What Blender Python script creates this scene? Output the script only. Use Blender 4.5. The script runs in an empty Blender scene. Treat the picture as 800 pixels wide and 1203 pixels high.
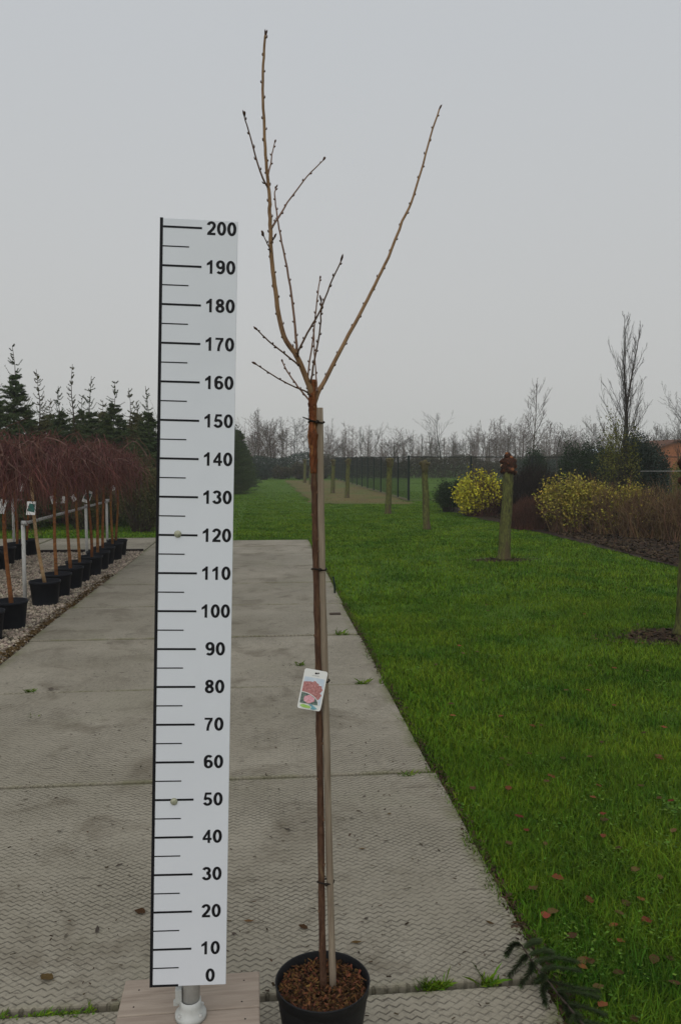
import bpy, math, random
import numpy as np
from mathutils import Vector, Matrix
R = math.radians
scn = bpy.context.scene
COL = scn.collection

# ------------------------------------------------------------------ camera, sky, sun, exposure
F_PX, EYE = 933.0, 1.66
PITCH = math.atan(63.5 / F_PX)
YAW = math.atan(90 * math.cos(PITCH) / F_PX)          # camera looks this much to the right of the path (+Y)
cam_d = bpy.data.cameras.new('camera'); cam = bpy.data.objects.new('camera', cam_d); COL.objects.link(cam)
cam.location = (0, 0, EYE)
cam.rotation_euler = (math.pi / 2 - PITCH, 0, -YAW)
cam_d.sensor_fit = 'VERTICAL'; cam_d.sensor_height = 36; cam_d.lens = F_PX / 1203 * 36
cam_d.clip_start = 0.05; cam_d.clip_end = 2000
scn.camera = cam

SUN_EL, SUN_ROT = 48, 195
w = bpy.data.worlds.new('World'); scn.world = w; w.use_nodes = True
nt = w.node_tree; nt.nodes.clear()
out = nt.nodes.new('ShaderNodeOutputWorld'); bg = nt.nodes.new('ShaderNodeBackground')
sky = nt.nodes.new('ShaderNodeTexSky'); sky.sky_type = 'NISHITA'; sky.sun_disc = False
sky.sun_elevation = R(SUN_EL); sky.sun_rotation = R(SUN_ROT); sky.dust_density = 8; sky.air_density = 1.5
hs = nt.nodes.new('ShaderNodeHueSaturation'); hs.inputs['Saturation'].default_value = 0.25
hs.inputs['Value'].default_value = 0.8
mx = nt.nodes.new('ShaderNodeMix'); mx.data_type = 'RGBA'; mx.inputs[0].default_value = 0.9   # thick even cloud cover
tcw = nt.nodes.new('ShaderNodeTexCoord'); sxyz = nt.nodes.new('ShaderNodeSeparateXYZ'); cr = nt.nodes.new('ShaderNodeMix'); cr.data_type = 'RGBA'
mr = nt.nodes.new('ShaderNodeMapRange'); mr.inputs[1].default_value = 0.0; mr.inputs[2].default_value = 0.45
nt.links.new(tcw.outputs['Generated'], sxyz.inputs[0]); nt.links.new(sxyz.outputs[2], mr.inputs[0]); nt.links.new(mr.outputs[0], cr.inputs[0])
cr.inputs[6].default_value = (5.55, 5.56, 5.45, 1); cr.inputs[7].default_value = (5.45, 5.68, 5.92, 1)      # paler and warmer towards the horizon
nt.links.new(cr.outputs[2], mx.inputs[7])
nt.links.new(sky.outputs[0], hs.inputs['Color']); nt.links.new(hs.outputs[0], mx.inputs[6])
nt.links.new(mx.outputs[2], bg.inputs[0]); bg.inputs[1].default_value = 0.1
nt.links.new(bg.outputs[0], out.inputs[0])
sun_d = bpy.data.lights.new('sun', 'SUN'); sun_d.energy = 1.1; sun_d.angle = R(80); sun_d.color = (1, .97, .93)
sun = bpy.data.objects.new('sun', sun_d); COL.objects.link(sun)
sun.rotation_euler = (R(90 - SUN_EL), 0, R(180 - SUN_ROT))
sun.location = (0, 0, 30)
vs = scn.view_settings; vs.view_transform = 'Standard'; vs.look = 'None'; vs.exposure = 0.05; vs.gamma = 1
vs.use_curve_mapping = False
scn.cycles.use_denoising = True
scn.cycles.volume_bounces = 1
scn.cycles.max_bounces = 6; scn.cycles.diffuse_bounces = 3

# ------------------------------------------------------------------ camera maths used to lay things out in metres
_fw = np.array([math.sin(YAW)*math.cos(PITCH), math.cos(YAW)*math.cos(PITCH), -math.sin(PITCH)])
_rt = np.array([math.cos(YAW), -math.sin(YAW), 0.0]); _up = np.cross(_rt, _fw)
def at(x, y, Y):                      # world point at distance Y along the path that photo pixel (x, y) shows
    r = _fw + _rt*(x-400)/F_PX - _up*(y-601.5)/F_PX
    return np.array([0, 0, EYE]) + r*(Y/r[1])
def gnd(x, y, z=0.0):
    r = _fw + _rt*(x-400)/F_PX - _up*(y-601.5)/F_PX
    return np.array([0, 0, EYE]) + r*((z-EYE)/r[2])

# ------------------------------------------------------------------ mesh helpers
_rings = {}
def _ring(n, k):
    if (n, k) not in _rings:
        a = np.arange(n)*2*math.pi/n; C = np.stack([np.cos(a), np.sin(a)], -1)
        F = [(i*n+j, i*n+(j+1) % n, (i+1)*n+(j+1) % n, (i+1)*n+j) for i in range(k-1) for j in range(n)]
        _rings[(n, k)] = (C, np.array(F))
    return _rings[(n, k)]
class MB:
    def __init__(s): s.v = []; s.f = []; s.sm = []; s.cv = []; s.cf = []; s.cn = 0; s.fans = []
    def chunk(s, V, F):                    # bulk geometry: V (n,3); F (m,3|4), flat shaded
        s.cv.append(V); s.cf.append(F+s.cn); s.cn += len(V)
    def rod(s, P, rad, n=3):               # thin twig with one frame for its whole length
        P = np.asarray(P, float); k = len(P); t = P[-1]-P[0]
        L_ = math.sqrt(t[0]*t[0]+t[1]*t[1]+t[2]*t[2]) or 1e-6; t = t/L_
        if abs(t[2]) < .9: u = np.array([t[1], -t[0], 0.])/math.hypot(t[0], t[1])
        else: u = np.array([0., t[2], -t[1]])/math.hypot(t[1], t[2])
        v = np.array([t[1]*u[2]-t[2]*u[1], t[2]*u[0]-t[0]*u[2], t[0]*u[1]-t[1]*u[0]])
        C, F = _ring(n, k)
        R_ = np.broadcast_to(np.asarray(rad, float), (k,))
        V = P[:, None, :]+R_[:, None, None]*(C[:, :1]*u+C[:, 1:]*v)[None]
        s.chunk(V.reshape(-1, 3), F)
    def flush(s):                          # needle fans -> triangles, all at once
        if not s.fans: return
        p = np.array([f[0] for f in s.fans], float); d = np.array([f[1] for f in s.fans], float)
        cnt = np.array([f[2] for f in s.fans]); L_ = np.array([f[3] for f in s.fans]); wd = np.array([f[4] for f in s.fans]); fl = np.array([f[5] for f in s.fans])
        d /= np.maximum(np.linalg.norm(d, axis=1), 1e-9)[:, None]
        sx = np.cross(d, [0.03, 0.02, 1.]); sx /= np.maximum(np.linalg.norm(sx, axis=1), 1e-6)[:, None]; ty = np.cross(sx, d)
        p, d, sx, ty, L_, wd, fl = [np.repeat(q, cnt, axis=0) for q in (p, d, sx, ty, L_, wd, fl)]
        n = len(p); r = np.random.default_rng(n); a = r.uniform(0, 6.28, n)[:, None]
        q = sx*np.cos(a)+ty*np.sin(a)*fl[:, None]+d*.75; q /= np.linalg.norm(q, axis=1)[:, None]
        wv = np.cross(q, d); wv = wv/np.maximum(np.linalg.norm(wv, axis=1), 1e-6)[:, None]*wd[:, None]; l = (L_*r.uniform(.7, 1.15, n))[:, None]
        p = p+d*(r.uniform(-.5, .5, n)*L_*.6)[:, None]
        V = np.stack([p-wv, p+wv, p+q*l*.7+wv*.7, p+q*l], 1).reshape(-1, 3)
        s.chunk(V, np.arange(n*4).reshape(-1, 4)); s.fans = []
    def add(s, vs, fs, smooth=False):
        n = len(s.v); s.v.extend([tuple(p) for p in vs])
        for f in fs: s.f.append(tuple(i+n for i in f)); s.sm.append(smooth)
    def box(s, lo, hi, m=None):
        x0, y0, z0 = lo; x1, y1, z1 = hi
        v = [(x0,y0,z0),(x1,y0,z0),(x1,y1,z0),(x0,y1,z0),(x0,y0,z1),(x1,y0,z1),(x1,y1,z1),(x0,y1,z1)]
        if m is not None: v = [m @ Vector(p) for p in v]
        s.add(v, [(0,3,2,1),(4,5,6,7),(0,1,5,4),(1,2,6,5),(2,3,7,6),(3,0,4,7)])
    def tube(s, pts, rad, n=6, caps=True):
        if n <= 4: return s.rod(pts, rad, n)
        pts = [np.asarray(p, float) for p in pts]; k = len(pts)
        if not hasattr(rad, '__len__'): rad = [rad]*k
        vs = []; fs = []
        u = None
        for i in range(k):
            t = pts[min(i+1, k-1)] - pts[max(i-1, 0)]; L = np.linalg.norm(t); t = t/(L if L > 1e-9 else 1)
            if u is None:
                a = np.array([1., 0, 0]) if abs(t[0]) < .8 else np.array([0, 1., 0])
                u = np.cross(t, a)
            else: u = u - t*(u@t)
            u = u/max(np.linalg.norm(u), 1e-9); v_ = np.cross(t, u)
            for j in range(n):
                a = 2*math.pi*j/n
                vs.append(pts[i] + (u*math.cos(a)+v_*math.sin(a))*rad[i])
        for i in range(k-1):
            for j in range(n):
                fs.append((i*n+j, i*n+(j+1) % n, (i+1)*n+(j+1) % n, (i+1)*n+j))
        if caps: fs.append(tuple(range(n-1, -1, -1))); fs.append(tuple((k-1)*n+j for j in range(n)))
        s.add(vs, fs, n > 4)
    def lathe(s, prof, n=32, c=(0, 0, 0), smooth=True):
        vs = []; fs = []; k = len(prof)
        for r, z in prof:
            for j in range(n):
                a = 2*math.pi*j/n; vs.append((c[0]+r*math.cos(a), c[1]+r*math.sin(a), c[2]+z))
        for i in range(k-1):
            for j in range(n): fs.append((i*n+j, i*n+(j+1) % n, (i+1)*n+(j+1) % n, (i+1)*n+j))
        s.add(vs, fs, smooth)
    def poly(s, pts, smooth=False): s.add(pts, [tuple(range(len(pts)))], smooth)
    def mesh(s, name):
        s.flush()
        if s.cv and not s.v:
            return fast_mesh(name, np.concatenate(s.cv), np.concatenate(s.cf), 4)
        if s.cv:
            n = len(s.v); s.v = s.v+[tuple(p) for p in np.concatenate(s.cv)]
            for F in s.cf: s.f += [tuple(q) for q in (F+n).tolist()]; s.sm += [False]*len(F)
        me = bpy.data.meshes.new(name); me.from_pydata(s.v, [], s.f)
        me.polygons.foreach_set('use_smooth', s.sm); me.update(); return me
def link(name, me, mat, parent=None, loc=None, **props):
    o = bpy.data.objects.new(name, me); COL.objects.link(o)
    if me is not None and mat is not None and not me.materials: me.materials.append(mat)
    if parent is not None: o.parent = parent
    if loc is not None: o.location = tuple(loc)
    for k, v in props.items(): o[k] = v
    return o
def obj(name, mb, mat, parent=None, loc=None, **props): return link(name, mb.mesh(name), mat, parent, loc, **props)
def empty(name, loc, label=None, cat=None, group=None, rz=0):
    o = bpy.data.objects.new(name, None); COL.objects.link(o); o.location = tuple(loc); o.rotation_euler = (0, 0, rz)
    o.empty_display_size = .1
    return tag(o, label, cat, group)
def tag(o, label=None, cat=None, group=None):
    if label: o['label'] = label
    if cat: o['category'] = cat
    if group: o['group'] = group
    return o
def copy_tree(o, parent=None):
    c = o.copy(); COL.objects.link(c); c.parent = parent
    for ch in list(o.children): copy_tree(ch, c)
    return c
def bevel(o, w_, seg=2):
    m = o.modifiers.new('bevel', 'BEVEL'); m.width = w_; m.segments = seg; m.limit_method = 'ANGLE'
    return o
def fast_mesh(name, V, FI, nper, smooth=False):        # V (n,3), FI (m, nper) numpy
    me = bpy.data.meshes.new(name); me.vertices.add(len(V)); me.vertices.foreach_set('co', V.astype(np.float32).ravel())
    m = len(FI); me.loops.add(m*nper); me.loops.foreach_set('vertex_index', FI.astype(np.int32).ravel())
    me.polygons.add(m); me.polygons.foreach_set('loop_start', np.arange(0, m*nper, nper, dtype=np.int32))
    me.polygons.foreach_set('loop_total', np.full(m, nper, dtype=np.int32))
    me.update(calc_edges=True); return me

# ------------------------------------------------------------------ materials
def M(name, c1, c2=None, scale=6., rough=.85, bump=0., bscale=None, island=0., objrand=0., detail=6., stretch=None,
      spec=.10, lo=.35, hi=.65, c3=None, s3=1.5, lo3=.5, hi3=.7, coord='Object', metal=0., sheen=0.):
    m = bpy.data.materials.new(name); m.use_nodes = True
    t = m.node_tree; N = t.nodes; L = t.links; b = N['Principled BSDF']
    b.inputs['Roughness'].default_value = rough; b.inputs['Metallic'].default_value = metal
    b.inputs['Specular IOR Level'].default_value = spec
    tc = N.new('ShaderNodeTexCoord'); src = tc.outputs[coord]
    if coord == 'World':
        pass
    if stretch:
        mp = N.new('ShaderNodeMapping'); mp.inputs['Scale'].default_value = stretch; L.new(src, mp.inputs[0]); src = mp.outputs[0]
    def rgba(c): return (c[0], c[1], c[2], 1)
    def noise(sc, d=detail):
        n = N.new('ShaderNodeTexNoise'); n.inputs['Scale'].default_value = sc; n.inputs['Detail'].default_value = d
        n.inputs['Roughness'].default_value = .6; L.new(src, n.inputs['Vector']); return n
    def ramp(sock, a, b_):
        r = N.new('ShaderNodeMapRange'); r.inputs[1].default_value = a; r.inputs[2].default_value = b_; r.clamp = True
        L.new(sock, r.inputs[0]); return r.outputs[0]
    def mix(f, a, b_, mode='MIX'):
        x = N.new('ShaderNodeMix'); x.data_type = 'RGBA'; x.blend_type = mode
        if isinstance(f, float): x.inputs[0].default_value = f
        else: L.new(f, x.inputs[0])
        for s_, i in ((a, 6), (b_, 7)):
            if isinstance(s_, tuple): x.inputs[i].default_value = s_
            else: L.new(s_, x.inputs[i])
        return x.outputs[2]
    colr = rgba(c1)
    if c2 is not None:
        colr = mix(ramp(noise(scale).outputs[0], lo, hi), rgba(c1), rgba(c2))
    if c3 is not None:
        colr = mix(ramp(noise(s3, 4).outputs[0], lo3, hi3), colr, rgba(c3))
    if island or objrand:
        if island:
            g = N.new('ShaderNodeNewGeometry'); rs = g.outputs['Random Per Island']; amt = island
        else:
            g = N.new('ShaderNodeObjectInfo'); rs = g.outputs['Random']; amt = objrand
        r = N.new('ShaderNodeMapRange'); r.inputs[3].default_value = 1-amt; r.inputs[4].default_value = 1+amt; L.new(rs, r.inputs[0])
        h = N.new('ShaderNodeHueSaturation'); L.new(r.outputs[0], h.inputs['Value'])
        r2 = N.new('ShaderNodeMapRange'); r2.inputs[3].default_value = .5-.05*amt; r2.inputs[4].default_value = .5+.05*amt
        mm = N.new('ShaderNodeMath'); mm.operation = 'FRACT'; mu = N.new('ShaderNodeMath'); mu.operation = 'MULTIPLY'; mu.inputs[1].default_value = 17.3
        L.new(rs, mu.inputs[0]); L.new(mu.outputs[0], mm.inputs[0]); L.new(mm.outputs[0], r2.inputs[0]); L.new(r2.outputs[0], h.inputs['Hue'])
        if isinstance(colr, tuple): h.inputs['Color'].default_value = colr
        else: L.new(colr, h.inputs['Color'])
        colr = h.outputs[0]
    if isinstance(colr, tuple): b.inputs['Base Color'].default_value = colr
    else: L.new(colr, b.inputs['Base Color'])
    if bump:
        bn = N.new('ShaderNodeBump'); bn.inputs['Strength'].default_value = min(1., bump); bn.inputs['Distance'].default_value = .01*max(1, bump)
        L.new(noise(bscale or scale*4).outputs[0], bn.inputs['Height']); L.new(bn.outputs[0], b.inputs['Normal'])
    return m

def concrete_mat():
    m = bpy.data.materials.new('ribbed_concrete'); m.use_nodes = True
    t = m.node_tree; N = t.nodes; L = t.links; b = N['Principled BSDF']; b.inputs['Roughness'].default_value = .82
    b.inputs['Specular IOR Level'].default_value = .3
    geo = N.new('ShaderNodeNewGeometry'); sep = N.new('ShaderNodeSeparateXYZ'); L.new(geo.outputs['Position'], sep.inputs[0])
    def math_(op, a, b_=None):
        n = N.new('ShaderNodeMath'); n.operation = op
        for i, s_ in enumerate((a, b_)):
            if s_ is None: continue
            if isinstance(s_, (int, float)): n.inputs[i].default_value = s_
            else: L.new(s_, n.inputs[i])
        return n.outputs[0]
    def noise(sc, d=5, v=None, dist=0):
        n = N.new('ShaderNodeTexNoise'); n.inputs['Scale'].default_value = sc; n.inputs['Detail'].default_value = d
        n.inputs['Distortion'].default_value = dist; n.inputs['Roughness'].default_value = .62
        L.new(v or geo.outputs['Position'], n.inputs['Vector']); return n.outputs[0]
    def rng_(s_, a, b_, c=0., d=1.):
        r = N.new('ShaderNodeMapRange'); r.clamp = True
        for i, x in enumerate((a, b_, c, d)): r.inputs[i+1].default_value = x
        L.new(s_, r.inputs[0]); return r.outputs[0]
    def mix(f, a, b_, mode='MIX'):
        x = N.new('ShaderNodeMix'); x.data_type = 'RGBA'; x.blend_type = mode
        if isinstance(f, float): x.inputs[0].default_value = f
        else: L.new(f, x.inputs[0])
        for s_, i in ((a, 6), (b_, 7)):
            if isinstance(s_, tuple): x.inputs[i].default_value = (*s_, 1)
            else: L.new(s_, x.inputs[i])
        return x.outputs[2]
    P, RW = .037, .029                           # width and length of the diamond anti-slip relief
    wob = math_('MULTIPLY', math_('SUBTRACT', noise(16, 2), .5), .35)
    tri = math_('PINGPONG', math_('ADD', math_('DIVIDE', sep.outputs[0], P), math_('MULTIPLY', wob, .5)), .5)
    ys_ = math_('ADD', math_('DIVIDE', sep.outputs[1], RW), math_('MULTIPLY', wob, .6))
    g1_ = rng_(math_('PINGPONG', math_('ADD', ys_, tri), .5), .03, .15, 1., 0.)          # zigzag rows
    g2_ = rng_(math_('PINGPONG', math_('SUBTRACT', ys_, tri), .5), .02, .13, 1., 0.)     # mirrored rows close the diamonds
    g1_ = math_('MULTIPLY', g1_, rng_(noise(24, 2), .34, .54, .3, 1.))
    g2_ = math_('MULTIPLY', g2_, math_('MULTIPLY', rng_(noise(27, 2), .36, .56, .2, 1.), rng_(noise(1.7, 3), .40, .60, .12, .9)))
    groove = math_('MAXIMUM', g1_, g2_)
    wear = rng_(noise(1.3, 5), .34, .58, .45, 1.)  # relief worn off in places
    groove = math_('MULTIPLY', groove, wear)
    base = mix(rng_(noise(1.1, 6), .32, .68), (.235, .21, .16), (.34, .308, .246))
    oi = N.new('ShaderNodeObjectInfo')
    base = mix(rng_(oi.outputs['Random'], 0, 1, 0., .3), base, (.165, .155, .118))
    base = mix(rng_(noise(60, 3), .52, .72, 0., .6), base, (.115, .105, .083))
    # brown algae / dirt stains, streaked smudges
    base = mix(rng_(noise(2.3, 7, None, .6), .52, .70, 0., .72), base, (.105, .085, .056))
    base = mix(rng_(noise(.75, 6, None, .3), .55, .72, 0., .45), base, (.19, .185, .12))
    mp = N.new('ShaderNodeMapping'); mp.inputs['Scale'].default_value = (9, 26, 9); L.new(geo.outputs['Position'], mp.inputs[0])
    base = mix(rng_(noise(1., 4, mp.outputs[0], .4), .63, .73, 0., .85), base, (.055, .043, .03))
    dirt = mix(rng_(noise(3.5, 3), .4, .6), (.050, .043, .030), (.085, .074, .052))
    colr = mix(math_('MULTIPLY', groove, .80), base, dirt)
    # pale and mossy along edges of each slab
    tc = N.new('ShaderNodeTexCoord'); s2 = N.new('ShaderNodeSeparateXYZ'); L.new(tc.outputs['Generated'], s2.inputs[0])
    ey = math_('MINIMUM', s2.outputs[1], math_('SUBTRACT', 1, s2.outputs[1]))
    ex = math_('MINIMUM', s2.outputs[0], math_('SUBTRACT', 1, s2.outputs[0]))
    edge = math_('ADD', rng_(ey, 0., .02, .45, 0.), rng_(ex, 0., .03, .8, 0.))
    edge = math_('MULTIPLY', edge, rng_(noise(5, 4), .42, .6))
    colr = mix(rng_(edge, 0, 1), colr, (.12, .125, .05))
    L.new(colr, b.inputs['Base Color'])
    bn = N.new('ShaderNodeBump'); bn.inputs['Strength'].default_value = .85; bn.inputs['Distance'].default_value = .006
    hgt = math_('ADD', math_('MULTIPLY', groove, -1), math_('MULTIPLY', noise(45, 4), .45))
    L.new(hgt, bn.inputs['Height']); L.new(bn.outputs[0], b.inputs['Normal'])
    return m

MT = {}
MT['concrete'] = concrete_mat()
MT['soil_gap'] = M('joint_soil', (.016, .013, .009), (.03, .035, .010), 3., bump=.6, bscale=40)
MT['lawn'] = M('lawn_ground', (.052, .108, .006), (.068, .126, .009), 1.3, c3=(.040, .092, .008), s3=3.5, bump=.5, bscale=30, lo3=.45, hi3=.75)
MT['blade'] = M('grass_blade', (.076, .146, .008), (.115, .182, .012), .7, island=.5, c3=(.040, .098, .008), s3=1.3, lo3=.44, hi3=.66, rough=.75, spec=.06)
MT['straw_blade'] = M('dry_grass_blade', (.16, .125, .045), (.12, .10, .035), 3, island=.3)
MT['straw'] = M('dry_ground', (.135, .105, .038), (.10, .08, .03), .9, c3=(.07, .10, .02), s3=.5, lo3=.45, hi3=.65, stretch=(1, .6, 1), bump=.5, bscale=8)
MT['joint_brown'] = M('bare_brown_soil', (.10, .085, .045), (.07, .07, .03), 3, bump=.5)
MT['gravel_bed'] = M('gravel_bed', (.16, .13, .10), (.07, .055, .045), 30, bump=1, bscale=60)
MT['stone'] = M('gravel_stone', (.33, .285, .225), (.19, .15, .115), 8, island=.6, rough=.8)
MT['bark_soil'] = M('bark_mulch_soil', (.028, .019, .014), (.045, .03, .022), 12, bump=1., bscale=50)
MT['bark_chip'] = M('bark_chip', (.062, .040, .023), (.032, .021, .013), 9, island=.5)
MT['pot_chip'] = M('pot_bark_chip', (.14, .062, .024), (.035, .018, .010), 60, island=.6)
MT['pot_soil'] = M('pot_soil', (.025, .015, .009), (.05, .028, .014), 60, bump=1, bscale=150)
MT['pot'] = M('black_plastic', (.008, .0085, .010), (.012, .012, .013), 20, rough=.5, spec=.18, bump=.05, bscale=80)
MT['far_pot'] = M('black_pot_plastic', (.009, .010, .014), (.013, .014, .018), 20, rough=.55, spec=.12)
MT['white'] = M('white_board', (.66, .685, .73), (.63, .655, .70), 3, rough=.5, spec=.2, c3=(.60, .62, .655), s3=1.2, lo3=.5, hi3=.8)
MT['black'] = M('black_print', (.012, .012, .014), rough=.5)
MT['galv'] = M('galvanised_steel', (.50, .50, .48), (.40, .40, .38), 30, rough=.5, metal=.0, bump=.05)
MT['galv_paint'] = M('grey_painted_casting', (.48, .49, .47), (.38, .39, .37), 25, rough=.5, spec=.4)
MT['screw'] = M('screw_head', (.42, .42, .33), (.25, .26, .18), 200, rough=.5, metal=.3)
MT['plank'] = M('weathered_plank', (.33, .275, .225), (.26, .21, .17), 5, stretch=(1.2, 14, 6), bump=.3, bscale=20, c3=(.19, .15, .115), s3=3, lo3=.55, hi3=.8, objrand=.07)
MT['trunk'] = M('young_bark', (.07, .036, .025), (.14, .076, .046), 110, stretch=(1, 1, .22), bump=1., bscale=260, c3=(.21, .14, .075), s3=30, lo3=.56, hi3=.70, rough=.75)
MT['trunk_low'] = M('lower_bark', (.16, .10, .06), (.12, .07, .045), 30, stretch=(1, 1, .4), bump=.4, bscale=140)
MT['graft'] = M('flaking_red_bark', (.25, .085, .035), (.085, .034, .018), 95, stretch=(1, 1, .28), bump=1., bscale=200, c3=(.40, .20, .075), s3=45, lo3=.56, hi3=.68, rough=.75)
MT['limb'] = M('ochre_limb_bark', (.28, .175, .095), (.19, .112, .06), 60, stretch=(1, 1, .3), bump=.5, bscale=160, rough=.7, c3=(.13, .075, .045), s3=25, lo3=.58, hi3=.7)
MT['twig'] = M('brown_twig_bark', (.17, .10, .07), (.125, .075, .05), 40, rough=.65)
MT['bud'] = M('dark_bud', (.09, .048, .032), (.06, .032, .022), 60, rough=.6)
MT['stake'] = M('weathered_stake', (.31, .255, .19), (.19, .145, .105), 90, stretch=(1, 1, .05), bump=.9, bscale=160, c3=(.12, .08, .05), s3=16, lo3=.55, hi3=.70, rough=.85)
MT['tie'] = M('dark_tie', (.02, .015, .012), rough=.6)
MT['card'] = M('white_card', (.72, .72, .70), rough=.45)
MT['needle'] = M('dark_needle', (.042, .068, .026), (.058, .082, .03), 2, island=.35, c3=(.04, .045, .02), s3=.8, rough=.6)
MT['needle_olive'] = M('olive_needle', (.075, .082, .03), (.085, .078, .034), 2, island=.35, rough=.7)
MT['conif_bark'] = M('conifer_bark', (.06, .045, .035), (.045, .035, .028), 10)
MT['bare'] = M('grey_brown_bark', (.075, .058, .044), (.05, .04, .032), 8)
MT['bare_red'] = M('reddish_twigs', (.095, .058, .046), (.07, .046, .036), 8)
MT['bare_dark'] = M('dark_bark', (.05, .042, .034), (.038, .032, .027), 8)
MT['weep_trunk'] = M('banded_orange_bark', (.25, .105, .035), (.13, .055, .022), 9, stretch=(1, 1, 3), c3=(.05, .03, .02), s3=7, lo3=.62, hi3=.68, objrand=.25)
MT['weep_pale'] = M('pale_banded_bark', (.42, .31, .19), (.27, .15, .06), 6, stretch=(1, 1, 2.2), c3=(.06, .04, .03), s3=9, lo3=.62, hi3=.67)
MT['weep_limb'] = M('weeping_limb_bark', (.19, .115, .095), (.11, .065, .055), 12)
MT['weep_twig'] = M('red_brown_twigs', (.145, .058, .045), (.105, .05, .048), 2, island=.45)
MT['poll'] = M('mossy_bark', (.135, .142, .04), (.045, .045, .022), 38, stretch=(1, 1, .3), bump=1., bscale=70, c3=(.085, .066, .036), s3=4, lo3=.48, hi3=.62)
MT['poll_low'] = M('brown_mossy_bark', (.10, .085, .04), (.06, .05, .028), 18, stretch=(1, 1, .35), bump=1., bscale=40, c3=(.12, .13, .04), s3=5)
MT['poll_head'] = M('cut_head_bark', (.075, .03, .017), (.022, .014, .011), 30, bump=1., bscale=60, c3=(.20, .06, .02), s3=12, lo3=.60, hi3=.68)
MT['cut'] = M('cut_wood', (.24, .10, .04), (.16, .06, .025), 30)
MT['cut_pale'] = M('pale_cut_wood', (.45, .33, .2), (.33, .2, .1), 30)
MT['fence'] = M('dark_green_fence_steel', (.010, .016, .014), (.014, .02, .018), 10, rough=.5)
MT['yellow_leaf'] = M('yellow_leaf', (.52, .44, .03), (.36, .36, .03), 3, island=.3)
MT['ochre_leaf'] = M('yellow_green_leaf', (.34, .27, .045), (.22, .21, .035), 3, island=.5)
MT['red_stem'] = M('dark_red_stem', (.11, .05, .034), (.08, .04, .03), 4, island=.3)
MT['brown_stem'] = M('brown_stem', (.19, .12, .06), (.12, .075, .042), 4, island=.65)
MT['dark_stem'] = M('dark_purple_stem', (.03, .022, .02), (.022, .018, .016), 4, island=.3)
MT['evergreen'] = M('evergreen_leaf', (.016, .032, .014), (.024, .042, .016), 2, island=.4, rough=.55)
MT['blue_green'] = M('blue_green_leaf', (.02, .036, .026), (.028, .042, .03), 2, island=.35, rough=.55)
MT['ivy'] = M('ivy_leaf', (.14, .135, .03), (.09, .10, .022), 3, island=.4)
MT['hedge_brown'] = M('brown_hedge_leaf', (.055, .043, .026), (.04, .04, .022), 2, island=.35)
MT['leaf_brown'] = M('fallen_leaf_brown', (.10, .058, .022), (.06, .036, .016), 30, objrand=.4)
MT['leaf_grey'] = M('fallen_leaf_grey', (.085, .07, .055), (.06, .05, .04), 30, objrand=.35)
MT['leaf_red'] = M('fallen_leaf_red', (.19, .05, .022), (.12, .04, .02), 30, objrand=.4)
MT['orange_brick'] = M('orange_brick', (.34, .13, .06), (.26, .10, .05), 6)
MT['roof_brown'] = M('brown_roof', (.12, .055, .035), (.09, .045, .03), 6)
MT['pale_roof'] = M('pale_metal_roof', (.50, .55, .62), (.42, .47, .54), 3, rough=.4)
MT['rail'] = M('pale_rail', (.36, .36, .35), (.28, .28, .27), 6)
MT['peg'] = M('green_black_peg', (.008, .02, .014), rough=.5)

# ================================================================== SETTING
# ---- ground: one sheet that reaches past the last trees
rng = np.random.default_rng(7)
def grid_sheet(name, x0, x1, y0, y1, nx, ny, z, mat, amp=0., kind='structure'):
    xs = np.linspace(x0, x1, nx); ys = np.linspace(y0, y1, ny); X, Y = np.meshgrid(xs, ys)
    Z = z + amp*(np.sin(X*1.7+Y*.6)*np.cos(Y*1.1-X*.4)+.5*np.sin(X*3.1-Y*2.3))
    V = np.stack([X, Y, Z], -1).reshape(-1, 3)
    i = np.arange(nx*ny).reshape(ny, nx); F = np.stack([i[:-1, :-1], i[:-1, 1:], i[1:, 1:], i[1:, :-1]], -1).reshape(-1, 4)
    o = link(name, fast_mesh(name, V, F, 4), mat)
    if kind: o['kind'] = kind
    return o
PX0, PX1 = -2.13, .885                              # concrete path edges
ground = grid_sheet('ground', -140, 160, -20, 240, 160, 160, -.045, MT['lawn'])

# ---- concrete path, slab by slab
path_bed = MB(); path_bed.box((PX0-.02, -2, -.16), (PX1+.02, 16.1, -.045))
path = obj('path', path_bed, MT['soil_gap'], kind='structure')
joints = [-.9, .72, 2.36, 4.05, 5.71, 7.36, 8.95, 10.52, 12.2, 13.8, 15.0, 16.08]
rs = random.Random(3)
for a, b_ in zip(joints[:-1], joints[1:]):
    g = .015
    mb = MB(); cx, cy = (PX0+PX1)/2, (a+b_)/2
    hx, hy = (PX1-PX0)/2, (b_-a)/2-g
    mb.box((-hx, -hy, -.14), (hx, hy, 0))
    s = bevel(obj('slab', mb, MT['concrete'], path, (cx+rs.uniform(-.012, .012), cy, rs.uniform(-.005, .004))), .008)
    s.rotation_euler = (rs.uniform(-.002, .002), rs.uniform(-.001, .001), rs.uniform(-.003, .003))
cross = obj('cross_path', (lambda m: (m.box((-16, 14.5, -.16), (PX0-.01, 16.9, -.03)), m)[1])(MB()), MT['soil_gap'], kind='structure')
for i in range(6):
    x1 = PX0-.02-i*2.2; mb = MB(); mb.box((-1.09, -1.18, -.12), (1.09, 1.18, -.005))
    bevel(obj('slab', mb, MT['concrete'], cross, (x1-1.1, 15.7, rs.uniform(-.004, .004))), .008)

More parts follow.
